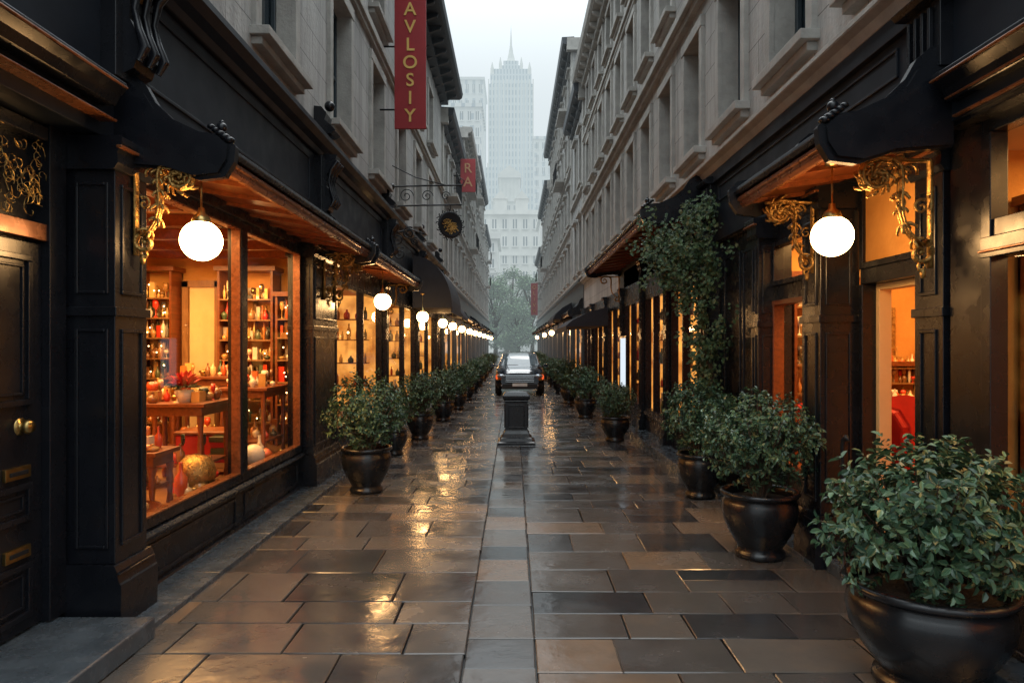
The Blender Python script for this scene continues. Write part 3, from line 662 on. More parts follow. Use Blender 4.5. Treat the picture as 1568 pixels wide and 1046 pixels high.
w.sb(S,2.78,4.66,4.71,-.14,.01,.12,2.28,BLACK); w.sb(S,2.78,5.42,5.47,-.14,.01,.12,2.28,BLACK)
frame(w,S,2.78,4.71,5.42,-.2,-.1,.12,2.28,.05,CREAM)
w.sb(S,2.78,1.5,4.28,-.02,.05,0.0,.55,BLACK); panel(w,S,2.78,2.2,4.1,.12,.46,.05,BLACK,t=.03)
w.sb(S,2.78,3.98,4.28,-.1,.04,.55,3.1,BLACK); w.sb(S,2.78,1.5,3.98,-.06,.06,2.3,2.42,BLACK); w.sb(S,2.78,1.5,3.98,.055,.075,2.33,2.345,COPPER); w.sb(S,2.78,1.5,3.98,-.06,.04,2.42,2.52,BLACK)
w.sb(S,2.78,1.5,3.98,-.06,.05,.55,.62,BLACK); w.sb(S,2.78,1.5,3.98,-.06,.04,3.02,3.12,BLACK)
w.sb(S,2.78,3.9,3.979,-.05,.055,.62,3.02,BLACK)
w.sb(S,2.78,5.9,6.25,-.1,.08,0,3.1,BLACK); w.sb(S,2.78,7.05,9.0,-.1,.08,0,3.1,BLACK)
w.sb(S,2.78,6.25,7.05,-.1,.08,0,.6,BLACK); w.sb(S,2.78,6.25,7.05,-.1,.08,2.25,2.4,BLACK); w.sb(S,2.78,6.25,7.05,-.1,.08,2.85,3.1,BLACK)
frame(w,S,2.78,6.25,7.05,.0,.11,.6,2.25,.05,WOOD); frame(w,S,2.78,6.25,7.05,.0,.11,2.4,2.85,.05,BLACK)
panel(w,S,2.78,7.4,8.0,.25,2.9,.08,BLACK,t=.03); panel(w,S,2.78,8.1,8.7,.25,2.9,.08,BLACK,t=.03)
pilaster(w,S,7.0,7.3,3.1,W=2.78,n=.25)
pilaster(w,S,8.75,9.15,3.55,W=2.78,n=.32)
w.sb(S,2.78,1.0,9.15,-.14,.15,3.1,3.14,BLACK)
w.obj('shopfront_frame',R1,bevel=.005)
w=MB(); glasspane(w,S,2.78,6.3,7.0,.05,.65,2.2); glasspane(w,S,2.78,6.3,7.0,.05,2.45,2.8); glasspane(w,S,2.78,1.5,3.9,.0,.62,2.3); glasspane(w,S,2.78,1.5,3.9,.0,2.52,3.02); w.obj('shop_window_panes',R1)
w=MB(); w.box(2.5,3.1,1.5,5.45,-.01,.1,KERB); w.obj('door_step',R1,bevel=.012)
w=MB()
X0,X1=2.9,7.0
w.quad([(X0,4.6,.11),(X1,4.6,.11),(X1,9.4,.11),(X0,9.4,.11)],FLOORW); w.quad([(X0,1.0,3.08),(X1,1.0,3.08),(X1,9.4,3.08),(X0,9.4,3.08)],CREAM)
w.quad([(X1,1,.0),(X1,9.4,.0),(X1,9.4,3.1),(X1,1,3.1)],PLASTER); w.quad([(2.86,9.4,.0),(X1,9.4,.0),(X1,9.4,3.1),(2.86,9.4,3.1)],PLASTER)
w.quad([(2.86,4.5,.0),(X1,4.5,.0),(X1,4.5,3.1),(2.86,4.5,3.1)],PLASTER); w.quad([(2.86,1.2,.0),(X1,1.2,.0),(X1,1.2,3.1),(2.86,1.2,3.1)],PLASTER)
w.box(2.9,3.55,7.35,7.42,.1,3.08,PLASTER)
w.box(2.95,6.95,9.28,9.39,2.72,2.8,CREAM); w.box(2.95,6.95,9.34,9.39,.1,.9,WOOD)
w.obj('shop_interior',R1)
area('ceiling_light',(4.6,7.2,3.03),2.2,3.4,170,parent=R1); area('ceiling_light',(4.2,3.0,3.03),1.8,2.2,110,parent=R1); area('ceiling_light',(3.25,6.4,3.0),.5,.9,45,parent=R1)
e=empty('framed_picture',(4.95,9.36,1.98)); p=MB(); p.box(-.27,.27,-.05,.02,-.33,.33,GOLD); p.obj('frame',e,bevel=.01)
PIC=mat('painted_canvas',(0.35,0.14,0.06),(0.08,0.05,0.03),rough=.6,nscale=7,c3=(0.7,0.55,0.3)); p=MB(); p.box(-.2,.2,-.06,-.045,-.26,.26,PIC); p.obj('canvas',e)
def chair(x,y,z,rot,h=1.15):
    e=empty('red_upholstered_chair',(x,y,z)); e.rotation_euler=(0,0,rot); c=MB()
    c.box(-.23,.23,-.23,.23,.4,.5,REDC)
    b=[(-.22,.5),(.22,.5),(.22,h-.15),(.14,h-.03),(0,h),(-.14,h-.03),(-.22,h-.15)]
    k=len(c.v)
    for yy in (.19,.26):
        for xx,zz in b: c.v.append((xx,yy,zz))
    n=len(b)
    for i in range(n): j=(i+1)%n; c.face((k+i,k+j,k+n+j,k+n+i),REDC)
    c.face(range(k,k+n),REDC); c.face(range(k+n,k+2*n),REDC)
    c.obj('upholstery',e,bevel=.025)
    c=MB()
    for sx in (-.19,.19):
        for sy in (-.19,.19): c.tube([(sx,sy,0),(sx,sy,.2),(sx,sy,.41)],[.014,.018,.022],8,WOOD)
    c.obj('legs',e)
chair(3.36,6.0,.11,2.1,1.15); chair(4.35,8.2,.11,2.4); chair(3.95,6.9,.11,-.6); chair(4.75,7.7,.11,-1.6)
e=empty('round_dining_table',(4.05,7.6,.11)); t=MB(); t.lathe(0,0,[(.001,.78),(.42,.78),(.43,.76),(.44,.5),(.4,.5)],28,CHINA); t.lathe(0,0,[(.25,0),(.24,.03),(.05,.06),(.04,.74)],16,WOOD); t.obj('table_and_cloth',e)
t=MB(); rr=random.Random(8)
for i in range(18):
    a=rr.uniform(0,6.28); q=rr.uniform(.05,.36); r=rr.uniform(.02,.045); h=rr.uniform(.05,.24); ware(t,rr,q*math.cos(a),q*math.sin(a),.78,r,h,rr.choice(CH),10)
t.obj('tableware',e)
shelf_unit('sideboard',4.1,5.9,9.3,[.7,1.0,1.3,1.5],.11,1.52,seed=12)
shelf_unit('display_shelf',2.92,3.52,7.33,[.7,1.0,1.3,1.6,1.9,2.2],.11,2.5,seed=33,dep=.25)
table('display_table',4.9,8.5,.11,.8,.5,1.0,WOOD,seed=14,items=26)
shelf_unit('display_shelf',3.3,4.6,4.46,[.8,1.15,1.5,1.85,2.2,2.5],.11,2.7,seed=35)
globe(4.5,8.3,2.5,3.05,r=.06,name='pendant_lamp',lo=True)
globe(3.2,3.2,2.45,3.05,r=.06,name='pendant_lamp',lo=True)
w=MB(); canopy(w,S,4.1,5.78,3.0); w.obj('shop_canopy',R1,bevel=.004)
w=MB(); canopy(w,S,9.25,16.4,3.52,out=.78); w.obj('shop_canopy_2',R1,bevel=.004)
w=MB(); bracket(w,S,4.33,2.98,2.66,.5,.68); bracket(w,S,5.62,2.98,2.48,.4,.58); bracket(w,S,9.3,3.4,2.46,.5,.6,m=IRON); bracket(w,S,16.0,3.4,2.5,.5,.6,lo=True)
w.obj('gilded_brackets',R1)
globe(2.15,4.6,2.53,3.03)
w=MB()
ys=[9.15,11.3,13.5,16.0,18.9,22.0,25.0]
for i in range(6): genbay(w,S,ys[i],ys[i+1],3.12 if i>2 else 3.5,BLACK,pw=.32)
w.obj('shopfront_bays',R1)
w=MB(); w.box(2.28,2.62,9.4,13.4,-.01,.13,KERB); y=13.45
while y<73: w.box(2.3,2.62,y+.004,y+1.096,-.02,.035,KERB); y+=1.1
y=5.5
while y<9.3: w.box(2.42,2.62,y+.004,y+.946,-.02,.035,KERB); y+=.95
w.obj('stone_kerb',bevel=.006)
def slope_awning(side,y0,y1,out,z0,z1,name='sloping_awning'):
    e=empty(name,(side*2.5,y0,z0)); w=MB()
    b=[(0,z1),(out*.5,z0+(z1-z0)*.68),(out*.85,z0+(z1-z0)*.3),(out,z0),(out,z0-.14),(out-.02,z0-.14),(out-.03,z0-.02),(0,z0)]
    w.ext(side,2.5,b,y0,y1,AWN); o=w.obj('canvas',e); o.location=(-side*2.5,-y0,-z0)
slope_awning(1,18.0,21.8,1.1,2.3,2.8); slope_awning(1,29,33,.8,2.9,3.6); slope_awning(-1,25.8,29,.6,2.9,3.5); slope_awning(-1,40,44,.6,2.9,3.5)
w=MB(); w.box(2.50,2.54,15.2,15.9,.85,1.95,LITWHITE); w.box(2.505,2.56,15.15,15.95,.8,2.0,BLACK); w.obj('lit_display_screen')

# ------------------------------------------------------------------ further buildings
def farbuilding(name,side,y0,y1,h,stone,period,gz=4.1,W=2.62,fl=None,eo=.5,em=None,bay=4.6,out=.3):
    e=empty(name); w=MB(); wins=[]
    fl=fl or max(2,int((h-gz)/3.0)); fh=(h-gz-.3)/fl; c=y0+period*.6
    while c+period*.35<y1:
        for k in range(fl): wins.append((c-.42,c+.42,gz+.55+k*fh,gz+.55+k*fh+fh*.58))
        c+=period
    facade(w,side,W,y0,y1,gz,h,wins,stone,surr=.12,sill=.15,hood=True)
    shell(w,side,W,y0,y1,h,stone)
    for k in range(fl):
        w.sb(side,W,y0,y1,-.01,.12,gz+.2+k*fh,gz+.3+k*fh,TRIM)
    w.sb(side,W-.003,y0-.02,y0+.35,-.02,.06,gz,h,TRIM)
    # end-wall windows above the neighbour
    for k in range(fl):
        for xx in (1.4,3.4):
            zc=gz+.55+k*fh
            w.box(side*(W+xx),side*(W+xx+.8),y0-.03,y0+.1,zc,zc+fh*.58,PANE); w.box(side*(W+xx-.1),side*(W+xx+.9),y0-.1,y0-.032,zc-.1,zc,TRIM)
    w.box(side*(W-eo*.6),side*(W+9),y0-.28,y0-.021,h-.25,h+.28,TRIM)
    w.obj('stone_walls_and_windows',e); w=MB(); eave(w,side,W,y0,y1,h,eo,em or DARKMETAL,h=.3,br=1.0); w.obj('eaves',e)
    # chimneys
    w=MB()
    for q in (.3,.75):
        yy=y0+(y1-y0)*q; w.box(side*(W+1.4),side*(W+2.4),yy,yy+.6,h,h+1.2,stone)
        for t in range(3): w.lathe(side*(W+1.6+t*.3),yy+.3,[(.09,h+1.2),(.1,h+1.5),(.07,h+1.52)],8,TRIM)
    w.obj('chimneys',e)
    w=MB(); w.sb(side,2.6,y0,y1,-.3,.02,3.1,gz,FARBLACK); w.ext(side,2.6,[(-.05,gz),(.2,gz),(.2,gz+.08),(-.05,gz+.1)],y0,y1,FARBLACK)
    n=max(1,round((y1-y0)/bay)); q=(y1-y0)/n
    for i in range(n):
        genbay(w,side,y0+i*q,y0+(i+1)*q,3.12,FARBLACK,pw=.45)
        if i%2==0 or R.random()<.5: canopy(w,side,y0+i*q+.2,y0+(i+1)*q-.1,2.95,out=.5,plain=True)
    w.obj('shopfronts',e)
    w=MB()
    for k in range(1,fl):
        if R.random()<.7:
            zz=gz+.5+k*fh; yy=y0+R.uniform(0,(y1-y0)*.5); w.sb(side,W,yy,yy+2.4,-.01,.55,zz-.12,zz,TRIM)
            for t in range(13): w.sb(side,W,yy+t*.2,yy+t*.2+.03,.5,.53,zz,zz+.75,IRON)
            w.sb(side,W,yy,yy+2.43,.49,.54,zz+.75,zz+.79,IRON)
    if w.v: w.obj('balconies',e)
    return e
farbuilding('narrow_townhouse',-1,25.02,36,10.1,LIME3,2.2,fl=2,eo=.45)
farbuilding('tall_townhouse',-1,36.02,46.5,12.9,LIME2,2.4,fl=3,eo=.45,em=TRIM)
farbuilding('stone_apartment_building',-1,46.52,61,14.3,LIME3,2.4,fl=4,eo=.4)
farbuilding('stone_apartment_building',-1,61.02,73,12.2,LIME,2.6,fl=3,eo=.3)
farbuilding('narrow_townhouse',1,25.02,30,11.0,LIME3,1.9,fl=2,eo=.4)
farbuilding('tall_townhouse',1,30.02,48,14.9,LIME,2.2,fl=4,eo=.45)
farbuilding('stone_apartment_building',1,48.02,61,13.0,LIME3,2.4,fl=3,eo=.4)
farbuilding('stone_apartment_building',1,61.02,73,10.2,LIME,2.5,fl=2,eo=.3)
def block(name,x0,x1,y0,y1,h,m,cols,rows,z0=4,parapet=1.2,top=None):
    e=empty(name); w=MB(); w.box(x0,x1,y0,y1,0,h,m); w.box(x0-.6,x1+.6,y0-.6,y1+.6,h,h+parapet,m)
    w.box(x0-.3,x1+.3,y0-.3,y0-.01,h*.7,h*.7+.5,m)
    cw=(x1-x0)/cols; rh=(h-z0)/rows
    for i in range(cols):
        for j in range(rows):
            cx=x0+(i+.5)*cw; cz=z0+(j+.5)*rh
            w.box(cx-cw*.2,cx+cw*.2,y0-.03,y0+.3,cz-rh*.3,cz+rh*.25,FARG); w.box(cx-cw*.3,cx+cw*.3,y0-.35,y0-.005,cz-rh*.36,cz-rh*.3,m)
            w.box(cx-.06*cw,cx+.06*cw,y0-.06,y0-.032,cz-rh*.3,cz+rh*.25,m)
        w.box(x0+i*cw-.2,x0+i*cw+.2,y0-.25,y0-.006,z0,h-.1,m)
    w.obj('walls_and_windows',e); return e
b=block('distant_white_building',-9,10,180,200,36,FARW,7,7)
w=MB()
for xx in (-3.3,2.3): w.box(xx-1.6,xx+1.6,179,184,36,40,FARW); w.ext(1,0,[(-xx+1.9,40),(-xx,42.2),(-xx-1.9,40)],178.8,184,FARW)
w.obj('gabled_attics',b)
b=block('distant_classical_building',-7,4,240,262,52,FARW,5,9)
w=MB(); w.box(-5,2.5,243,258,53.2,61,FARW)
for i in range(6): w.box(-4.8+i*1.35,-4.3+i*1.35,242.4,242.9,53.2,60.5,FARW)
w.box(-5.4,2.9,242,259,61,62.3,FARW); w.ext(1,0,[(5.4,62.3),(1.2,65.5),(-2.9,62.3)],242.2,259,FARW); w.obj('temple_top',b)
block('distant_office_building',-26,-10.5,225,250,80,TOWER2,6,14)
block('distant_office_building',9.2,26,300,330,92,TOWER2,6,16)
block('distant_office_building',-30,-13,300,330,118,TOWER2,6,16)
block('distant_apartment_building',-20,-3.5,150,170,25,FARW,7,6)
block('distant_apartment_building',6.2,24,150,170,30,FARW,7,7)
sk=empty('art_deco_skyscraper'); w=MB(); cx=-1.0; y0=320
def tb(hw,z0,z1,dd,m=TOWER): w.box(cx-hw,cx+hw,y0+dd,y0+40-dd,z0,z1,m)
tb(12.5,0,84,-3); tb(10.4,84,124,0); tb(9.7,124,129,1); tb(8.3,129,132,2.5)
for i in range(13):
    x=cx-10.4+i*20.8/12; w.box(x-.25,x+.25,y0-.5,y0-.01,84,126,FARW)
for i in range(15):
    x=cx-12.5+i*25/14; w.box(x-.25,x+.25,y0-3.5,y0-3.01,0,86,FARW)
tb(5.2,132,135,6); tb(3.6,135,138.5,9); 
w.lathe(cx,y0+20,[(3.4,138.5),(3.0,141),(1.9,143.5),(1.1,147),(.5,151),(.15,158),(.01,161)],8,FARW,sm=False)
for sx in (-1,1):
    w.lathe(cx+sx*8.8,y0+2,[(.9,129),(.8,132),(.1,135)],6,FARW,sm=False); w.lathe(cx+sx*5,y0+6,[(.8,132),(.7,136),(.1,139)],6,FARW,sm=False)
w.obj('tower_body',sk)

# ------------------------------------------------------------------ plants
def bush_mesh(seed,Rr,H,ncl,nl,leaf):
    rr=random.Random(seed); mb=MB(); lumps=[(Vector((rr.gauss(0,1),rr.gauss(0,1),rr.gauss(0,.8))).normalized(),rr.uniform(-.2,.16)) for _ in range(9)]
    for c in range(ncl):
        d=Vector((rr.gauss(0,1),rr.gauss(0,1),rr.gauss(0.12,.9))).normalized()
        k=1+sum(a*max(0,d.dot(l))**4 for l,a in lumps)
        q=(rr.random()**.4)*k*rr.uniform(.9,1.05)
        if rr.random()<.06: q*=1.1
        cen=Vector((d.x*Rr*q,d.y*Rr*q,H*.5+d.z*H*.5*q))
        if rr.random()<.4 and c%2==0:
            mb.tube([(d.x*.03,d.y*.03,-.1),(cen.x*.35,cen.y*.35,H*.2+cen.z*.15),tuple(cen)],[.009,.006,.002],4,BARK)
        ax=(d+Vector((0,0,.5))).normalized()
        for i in range(nl):
            a=rr.uniform(0,6.283); s=ax.orthogonal().normalized(); s=Matrix.Rotation(a,3,ax)@s
            dd=(s*rr.uniform(.5,1.1)+ax*rr.uniform(-.1,.8)+Vector((0,0,-.12))).normalized()
            p=cen+ax*rr.uniform(-.06,.04)+s*.008
            leafgeo(mb,p,dd,ax+Vector((rr.gauss(0,.3),rr.gauss(0,.3),rr.gauss(0,.3))),leaf*rr.uniform(.55,1.15),leaf*rr.uniform(.42,.6),LEAF)
    return mb.mesh('shrub_foliage')
BM=[bush_mesh(11,.56,.84,600,9,.058),bush_mesh(12,.56,.88,560,9,.05),bush_mesh(13,.52,.85,500,9,.05),bush_mesh(14,.5,.8,380,8,.055),bush_mesh(15,.5,.8,260,8,.07)]
def pot_mesh(r,h,seg=36):
    mb=MB(); mb.lathe(0,0,[(.001,.0),(r*.62,0),(r*.66,.02),(r*.64,.05),(r*.55,.07),(r*.6,.1),(r*.78,h*.35),(r*.93,h*.55),(r*.98,h*.72),(r*.95,h*.84),(r*.9,h*.88),(r*.92,h*.91),(r*1.0,h*.935),(r*1.03,h*.965),(r*1.0,h),(r*.92,h),(r*.88,h*.95),(r*.88,h*.85)],seg,POT)
    mb.lathe(0,0,[(r*.9,h*.86),(r*.5,h*.89),(.001,h*.9)],20,SOIL); return mb
def plant(x,y,pr,ph,bm,sx,sz,zb,rot=0):
    e=empty('potted_shrub',(x,y,0)); pot_mesh(pr,ph).obj('pot',e)
    o=bpy.data.objects.new('foliage',bm); scene.collection.objects.link(o); o.parent=e; o.location=(0,0,zb); o.scale=(sx,sx,sz); o.rotation_euler=(0,0,rot)
plant(2.2,3.62,.41,.55,BM[0],1.03,1.0,.47,0.4)
plant(2.11,5.84,.32,.56,BM[1],1.0,1.0,.54,1)
plant(2.22,8.1,.27,.52,BM[2],.9,1.05,.5,2)
plant(1.91,12.8,.28,.46,BM[3],.8,.85,.44,3)
plant(-1.80,8.39,.31,.55,BM[2],1.03,1.1,.5,1.5)
plant(-1.78,13.06,.26,.5,BM[3],.97,1.05,.46,.2)
plant(-1.95,11.2,.22,.42,BM[3],.55,.6,.4,.9)
xs=[(1.78,16.8),(1.72,21),(1.72,25),(1.7,29),(1.72,34),(1.75,40),(1.7,46),(1.7,53)]
for i,(x,y) in enumerate(xs): plant(x,y,.27,.48,BM[4],.98+.1*math.sin(i*2.1),1.05+.12*math.sin(i*1.3),.44,i*1.3)
xs=[(-1.66,16.2),(-1.55,19.2),(-1.5,22.3),(-1.5,25.6),(-1.5,29.5),(-1.5,34),(-1.55,39),(-1.55,45),(-1.6,52)]
for i,(x,y) in enumerate(xs): plant(x,y,.27,.48,BM[4],.95+.1*math.sin(i*1.7),1.0+.12*math.sin(i*2.3),.44,i*.9)
e=empty('climbing_ivy',(2.42,8.6,0)); mb=MB(); rr=random.Random(21)
path=[(.0,.0,.5),(-.02,-.05,1.0),(.04,-.02,1.6),(-.02,-.1,2.1),(-.1,-.08,2.6),(-.26,-.0,3.05),(-.2,.1,3.35),(.05,-.1,3.6)]
spread=[.14,.12,.17,.24,.34,.42,.3,.1]
for k in range(4): mb.tube([(p[0]+rr.gauss(0,.03)+.03,p[1]+rr.gauss(0,.04),p[2]-.4) for p in path],[.018,.016,.014,.012,.01,.008,.006,.004],6,BARK)
cl=[]
for i in range(230):
    t=rr.uniform(0,len(path)-1.001); a=int(t); f=t-a; P=Vector(path[a]).lerp(Vector(path[a+1]),f); s=spread[a]*(1-f)+spread[a+1]*f
    cl.append(P+Vector((rr.gauss(-.15,.6),rr.gauss(-.1,.6),rr.gauss(0,.5)))*s)
for k in range(14):
    x=rr.uniform(-.65,.05); y=rr.uniform(-.3,.35); z=rr.uniform(2.7,3.3)
    for q in range(rr.randint(4,9)): cl.append(Vector((x,y,z-q*.07)))
for c in cl:
    for i in range(15):
        p=c+Vector((rr.gauss(0,.045),rr.gauss(0,.045),rr.gauss(0,.05)))
        leafgeo(mb,p,Vector((rr.gauss(-.3,.5),rr.gauss(-.3,.5),rr.gauss(-.6,.5))),Vector((-.5,-.8,.5)),rr.uniform(.035,.07),rr.uniform(.03,.05),LEAFI)
mb.obj('ivy_foliage',e)
def tree(x,y,h,cr,seed):
    rr=random.Random(seed); e=empty('plaza_tree',(x,y,0)); t=MB(); top=h*.75
    t.tube([(0,0,0),(.1,0,h*.2),(0,.1,h*.45),(.1,0,top)],[.3,.24,.17,.06],10,BARKF)
    cl=[]
    for i in range(34):
        a=rr.uniform(0,6.28); z=rr.uniform(.2,1)*h; q=cr*math.sqrt(max(.05,1-((z/h-.58)/.46)**2))*rr.uniform(.35,1); c=Vector((q*math.cos(a),q*math.sin(a),z)); cl.append(c)
        t.tube([(0,0,min(top,z*.55)),(c.x*.5,c.y*.5,z*.8),tuple(c)],[.1,.06,.02],5,BARKF)
    t.obj('trunk_and_limbs',e); f=MB()
    for c in cl:
        s=rr.uniform(.55,1.1)
        for i in range(120):
            p=c+Vector((rr.gauss(0,s*.55),rr.gauss(0,s*.55),rr.gauss(0,s*.4))); leafgeo(f,p,Vector((rr.gauss(0,1),rr.gauss(0,1),rr.gauss(-.2,.6))),Vector((rr.gauss(0,.4),rr.gauss(0,.4),1)),rr.uniform(.2,.34),rr.uniform(.15,.24),LEAFT)
    f.obj('crown',e)
tree(-2.2,84,9.6,2.7,1); tree(2.4,87,10.4,3.0,2); tree(-.2,94,11.8,3.3,3); tree(5.2,96,11,3.2,4); tree(-5.5,93,11,3.2,5); tree(.5,82,6.2,2.0,6); tree(-.9,104,11,3.2,7)

# ------------------------------------------------------------------ bollard
e=empty('pedestal_bollard',(0.06,12.5,0)); b=MB()
def sqlathe(mb,prof,m,rot=math.pi/4):
    bb=len(mb.v)
    for r,z in prof:
        for i in range(4):
            a=rot+i*math.pi/2; mb.v.append((r*math.sqrt(2)*math.cos(a),r*math.sqrt(2)*math.sin(a),z))
    for k in range(len(prof)-1):
        for i in range(4):
            j=(i+1)%4; mb.face((bb+k*4+i,bb+k*4+j,bb+(k+1)*4+j,bb+(k+1)*4+i),m)
    mb.face(range(bb,bb+4),m); mb.face(range(bb+4*(len(prof)-1),bb+4*len(prof)),m)
sqlathe(b,[(.34,0),(.34,.05),(.30,.07),(.28,.12),(.25,.14),(.235,.2),(.215,.23),(.2,.26),(.205,.76),(.225,.78),(.215,.8),(.245,.83),(.25,.88),(.235,.9),(.2,.94),(.05,.96)],BLACK)
for sx,ax in ((1,0),(-1,0),(1,1),(-1,1)):
    for (a,c,z0,z1) in ((-.15,.15,.3,.325),(-.15,.15,.70,.725),(-.15,-.13,.325,.70),(.13,.15,.325,.70)):
        if ax==0: b.box(a,c,sx*.195,sx*.22,z0,z1,BLACK)
        else: b.box(sx*.195,sx*.22,a,c,z0,z1,BLACK)
b.obj('pedestal',e,bevel=.006)

# ------------------------------------------------------------------ car (nose towards camera)
CARP=mat('car_paint',(0.010,0.017,0.030),(0.008,0.014,0.025),rough=.15,coat=1,metal=.2); CARG=mat('car_glass',(0.10,0.13,0.15),(0.07,0.10,0.12),rough=.05,spec=1)
CARR=mat('car_black_trim',(0.010,0.010,0.011),rough=.5); CHR=mat('chrome',(0.7,0.72,0.74),rough=.12,metal=1); TYRE=mat('tyre_rubber',(0.015,0.015,0.016),rough=.85)
AMB=emis('marker_lamp',(1,.13,.03),1.0,False); HL=mat('headlamp_lens',(0.35,0.38,0.42),rough=.08,metal=.5); PLATE=mat('number_plate_white',(0.75,0.75,0.72),rough=.4)
car=empty('parked_car',(0.24,24.0,0)); c=MB()
st=[
(0.0,.66,.34,.74,.80,.56),(0.06,.78,.26,.80,.88,.66),(0.28,.85,.24,.88,.95,.72),(.7,.87,.24,.92,1.0,.74),(1.1,.88,.24,.95,1.05,.74),
(1.55,.88,.24,.97,1.36,.64),(1.85,.88,.24,.97,1.46,.62),(2.4,.88,.24,.98,1.49,.62),(3.0,.88,.24,.98,1.47,.61),(3.6,.87,.26,.98,1.38,.6),(4.05,.84,.3,.96,1.05,.66),(4.2,.75,.36,.85,.92,.6)]
rings=[]
for (y,w_,zb,zl,zt,wt) in st:
    h=[(w_*.9,zb),(w_,zb+.14),(w_*1.01,(zb+zl)/2),(w_*.97,zl-.02),(w_*.93,zl),(wt+.03,zt-.07),(wt*.93,zt-.015),(wt*.5,zt),(0,zt+.008)]
    ring=[(x,y,z) for x,z in h]+[(-x,y,z) for x,z in h[-2::-1]]
    b0=len(c.v); c.v+=ring; rings.append((b0,len(ring)))
for k in range(len(st)-1):
    b0,n=rings[k]; b1,_=rings[k+1]
    for i in range(n-1):
        seg=min(i,n-2-i); m=CARP
        if k==4 and seg>=5: m=CARG
        if k==5 and seg>=6: m=CARG
        if 4<=k<=8 and seg==4: m=CARG
        if k in(9,) and seg>=5: m=CARG
        if seg==0: m=CARR
        c.face((b0+i,b0+i+1,b1+i+1,b1+i),m,True)
    c.face((b0,b1,b1+n-1,b0+n-1),CARR)
for k in (0,-1):
    b0,n=rings[k]; c.face(range(b0,b0+n),CARP)
c.obj('body',car)
d=MB()
d.box(-.5,.5,-.045,.1,.46,.70,CARR)
for zz in (.5,.56,.62,.68): d.box(-.5,.5,-.065,-.03,zz,zz+.010,CHR)
d.box(-.62,.62,-.055,.1,.24,.42,CARR); d.box(-.7,.7,-.04,.05,.715,.728,CHR)
d.box(-.26,.26,-.085,-.066,.34,.45,PLATE)
for sx in (-1,1):
    d.sphere(sx*.66,.02,.70,.12,HL,16,10,sq=(1.3,.6,.55)); d.sphere(sx*.80,.12,.66,.08,AMB,12,8,sq=(.7,.9,1.2)); d.sphere(sx*.62,-.0,.36,.05,HL,12,8)
    d.box(sx*.9,sx*1.06,1.25,1.36,.98,1.1,CARP); d.box(sx*.8,sx*.92,1.28,1.33,1.0,1.03,CARR)
    d.tube([(sx*.7,1.13,1.05),(sx*.62,1.55,1.37),(sx*.6,1.9,1.47),(sx*.58,3.0,1.485)],.022,6,CARP)
    # raised bonnet creases catching the sky
    d.tube([(sx*.38,.12,.90),(sx*.42,.5,.985),(sx*.46,1.05,1.045)],.016,6,CARP)
d.box(-.5,-.05,1.08,1.1,1.055,1.07,CARR); d.obj('grille_lamps_trim',car,bevel=.006)
for sx in (-1,1):
    for yy in (.75,3.3):
        wh=MB(); wh.lathe(0,0,[(.16,.1),(.2,.105),(.3,.1),(.33,.06),(.335,0),(.33,-.06),(.3,-.1),(.2,-.105)],28,TYRE); wh.lathe(0,0,[(.001,.08),(.05,.09),(.18,.07),(.2,.1)],20,CHR)
        o=wh.obj('wheel',car,loc=(sx*.78,yy,.335),rot=(0,sx*math.pi/2,0))

# ------------------------------------------------------------------ signs
def textmesh(s,size,m,parent,loc,rot=(math.pi/2,0,0),ext=.006):
    cu=bpy.data.curves.new('lettering','FONT'); cu.body=s; cu.size=size; cu.align_x='CENTER'; cu.align_y='CENTER'; cu.extrude=ext; cu.offset=.004
    t=bpy.data.objects.new('lettering',cu); scene.collection.objects.link(t); t.location=loc; t.rotation_euler=rot; t.parent=parent; cu.materials.append(m); return t
def banner(name,xc,y,z0,z1,wd,side,letters,sz,lm):
    e=empty(name,(xc,y,z0)); w=MB(); H=z1-z0
    w.box(-wd/2,wd/2,-.03,.03,0,H,BANNER); w.obj('board',e,bevel=.006)
    w=MB()
    for zz in (H*.12,H*.5,H*.88): w.tube([(0,0.04,zz),(side*(2.64-abs(xc))/2,.04,zz),(side*(2.64-abs(xc)),.04,zz)],.018,8,IRON)
    w.obj('mounting_arms',e)
    n=len(letters); 
    for i,l in enumerate(letters): textmesh(l,sz,lm,e,(0,-.038,H-(i+.7)*H/(n+.4)))
banner('red_vertical_banner_sign',-2.03,13.5,6.06,9.35,.62,-1,'BEAVLOSIY',.36,GOLDP)
banner('red_vertical_banner_sign',-1.98,30,8.5,9.95,.66,-1,'RA',.6,GOLDD)
banner('red_vertical_banner_sign',1.87,60,4.4,7.2,.6,1,'OLIVA',.45,GOLDD)
e=empty('hanging_round_sign',(-2.6,14.7,5.2)); w=MB()
for zz in (0,-.42): w.tube([(0,0,zz+.0),(.7,0,zz+.02),(1.5,0,zz+.03)],.018,8,IRON)
w.tube([(0,0,.45),(.5,0,.2),(1.2,0,.02)],.012,6,IRON)
for cx_,r_ in ((.3,.16),(.75,.13),(1.15,.1)):
    w.tube([(p[0],0,p[1]) for p in spiral(cx_,-.2,r_,.02,0,1.6,26)],.01,6,IRON)
w.tube([(1.5,0,.02),(1.55,0,.12),(1.48,0,.18),(1.42,0,.1)],.012,6,IRON)
w.tube([(1.25,0,-.4),(1.25,0,-.52)],.008,5,IRON); w.obj('iron_bracket',e)
w=MB(); rr=random.Random(3)
w.lathe(0,0,[(.001,.02),(.24,.02),(.27,.035),(.29,.0),(.27,-.035),(.24,-.02),(.001,-.02)],28,IRON)
for i in range(18):
    a=i*math.pi/9; r=.29
    w.tube([(p[0],p[1],.0) for p in spiral(r*math.cos(a),r*math.sin(a),.05,.01,a,.9*rr.choice((-1,1)),8)],.012,5,IRON,up=(0,0,1))
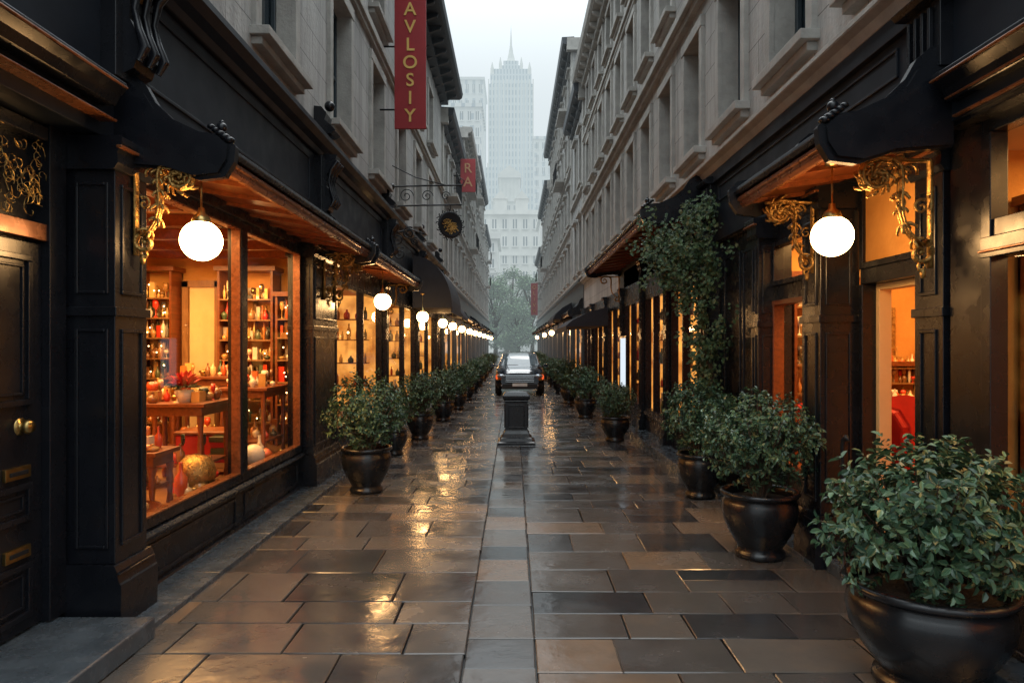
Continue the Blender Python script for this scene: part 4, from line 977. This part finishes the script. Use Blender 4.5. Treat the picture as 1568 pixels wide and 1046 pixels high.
for i in range(22):
    a=rr.uniform(0,6.28); q=rr.uniform(.02,.17)
    w.tube([(p[0],p[1],.026) for p in spiral(q*math.cos(a),q*math.sin(a),.07,.01,a+1,.9,9)],.010,5,GOLD,up=(0,0,1))
w.obj('round_sign_disc',e,loc=(1.25,0,-.82),rot=(math.pi/2,0,0.55))
e=empty('iron_scroll_bracket',(-2.5,13.9,3.95)); w=MB()
for cx_,cz_,r_ in ((.15,.0,.16),(.38,.12,.13),(.2,-.3,.14),(.5,-.05,.08),(.1,.3,.1)):
    w.tube([(p[0],0,p[1]) for p in spiral(cx_,cz_,r_,.015,1,1.7,26)],.014,6,IRON)
w.tube([(0,0,.5),(.05,0,0),(0,0,-.6)],.02,6,IRON); w.tube([(0,0,.1),(.4,0,.2),(.7,0,.1)],.016,6,IRON); w.obj('scrollwork',e)
w=MB(); w.tube([(0,0,0),(0,0,.5),(0,0,.92),(.0,-.02,.97),(0,-.05,.99),(0,-.08,.96)],[.02,.018,.018,.02,.022,.015],10,IRON); w.obj('metal_hook_post',loc=(2.56,5.3,.1))

# ------------------------------------------------------------------ world, sun, camera
wd=bpy.data.worlds.new('World'); scene.world=wd; wd.use_nodes=True; nt=wd.node_tree
bg=nt.nodes['Background']; sky=nt.nodes.new('ShaderNodeTexSky'); sky.sky_type='NISHITA'; sky.sun_disc=False
sky.sun_elevation=math.radians(65); sky.sun_rotation=math.radians(10); sky.air_density=1.0; sky.dust_density=4.0; sky.ozone_density=1.0
hs=nt.nodes.new('ShaderNodeHueSaturation'); hs.inputs['Saturation'].default_value=.22; hs.inputs['Value'].default_value=1.0
mx=nt.nodes.new('ShaderNodeMix'); mx.data_type='RGBA'; mx.inputs['Factor'].default_value=.9; mx.inputs[7].default_value=(8.3,9.2,9.6,1)
nt.links.new(sky.outputs[0],hs.inputs['Color']); nt.links.new(hs.outputs[0],mx.inputs[6])
tc=nt.nodes.new('ShaderNodeTexCoord'); sp=nt.nodes.new('ShaderNodeSeparateXYZ'); nt.links.new(tc.outputs['Generated'],sp.inputs[0])
mr=nt.nodes.new('ShaderNodeMapRange'); mr.interpolation_type='SMOOTHSTEP'; mr.inputs['From Min'].default_value=.3; mr.inputs['From Max'].default_value=1.0; mr.inputs['To Min'].default_value=1.0; mr.inputs['To Max'].default_value=4.3
nt.links.new(sp.outputs[2],mr.inputs['Value'])
vm=nt.nodes.new('ShaderNodeVectorMath'); vm.operation='SCALE'; nt.links.new(mx.outputs[2],vm.inputs[0]); nt.links.new(mr.outputs[0],vm.inputs['Scale'])
nt.links.new(vm.outputs[0],bg.inputs['Color']); bg.inputs['Strength'].default_value=.093
sl=bpy.data.lights.new('sun','SUN'); sl.energy=.8; sl.angle=math.radians(30); sl.color=(1,.97,.93)
so=bpy.data.objects.new('sun',sl); scene.collection.objects.link(so)
el=math.radians(65); az=math.radians(10); dv=Vector((math.sin(az)*math.cos(el),math.cos(az)*math.cos(el),math.sin(el)))
so.rotation_euler=dv.to_track_quat('Z','Y').to_euler()
cam=bpy.data.cameras.new('camera'); co=bpy.data.objects.new('camera',cam); scene.collection.objects.link(co)
co.location=(0,0,1.8); co.rotation_euler=(math.pi/2,0,0); cam.lens=24; cam.sensor_width=36; cam.shift_y=.0032; cam.shift_x=-.001; cam.clip_end=3000; cam.clip_start=.05
scene.camera=co
scene.view_settings.view_transform='Standard'; scene.view_settings.look='None'; scene.view_settings.exposure=0
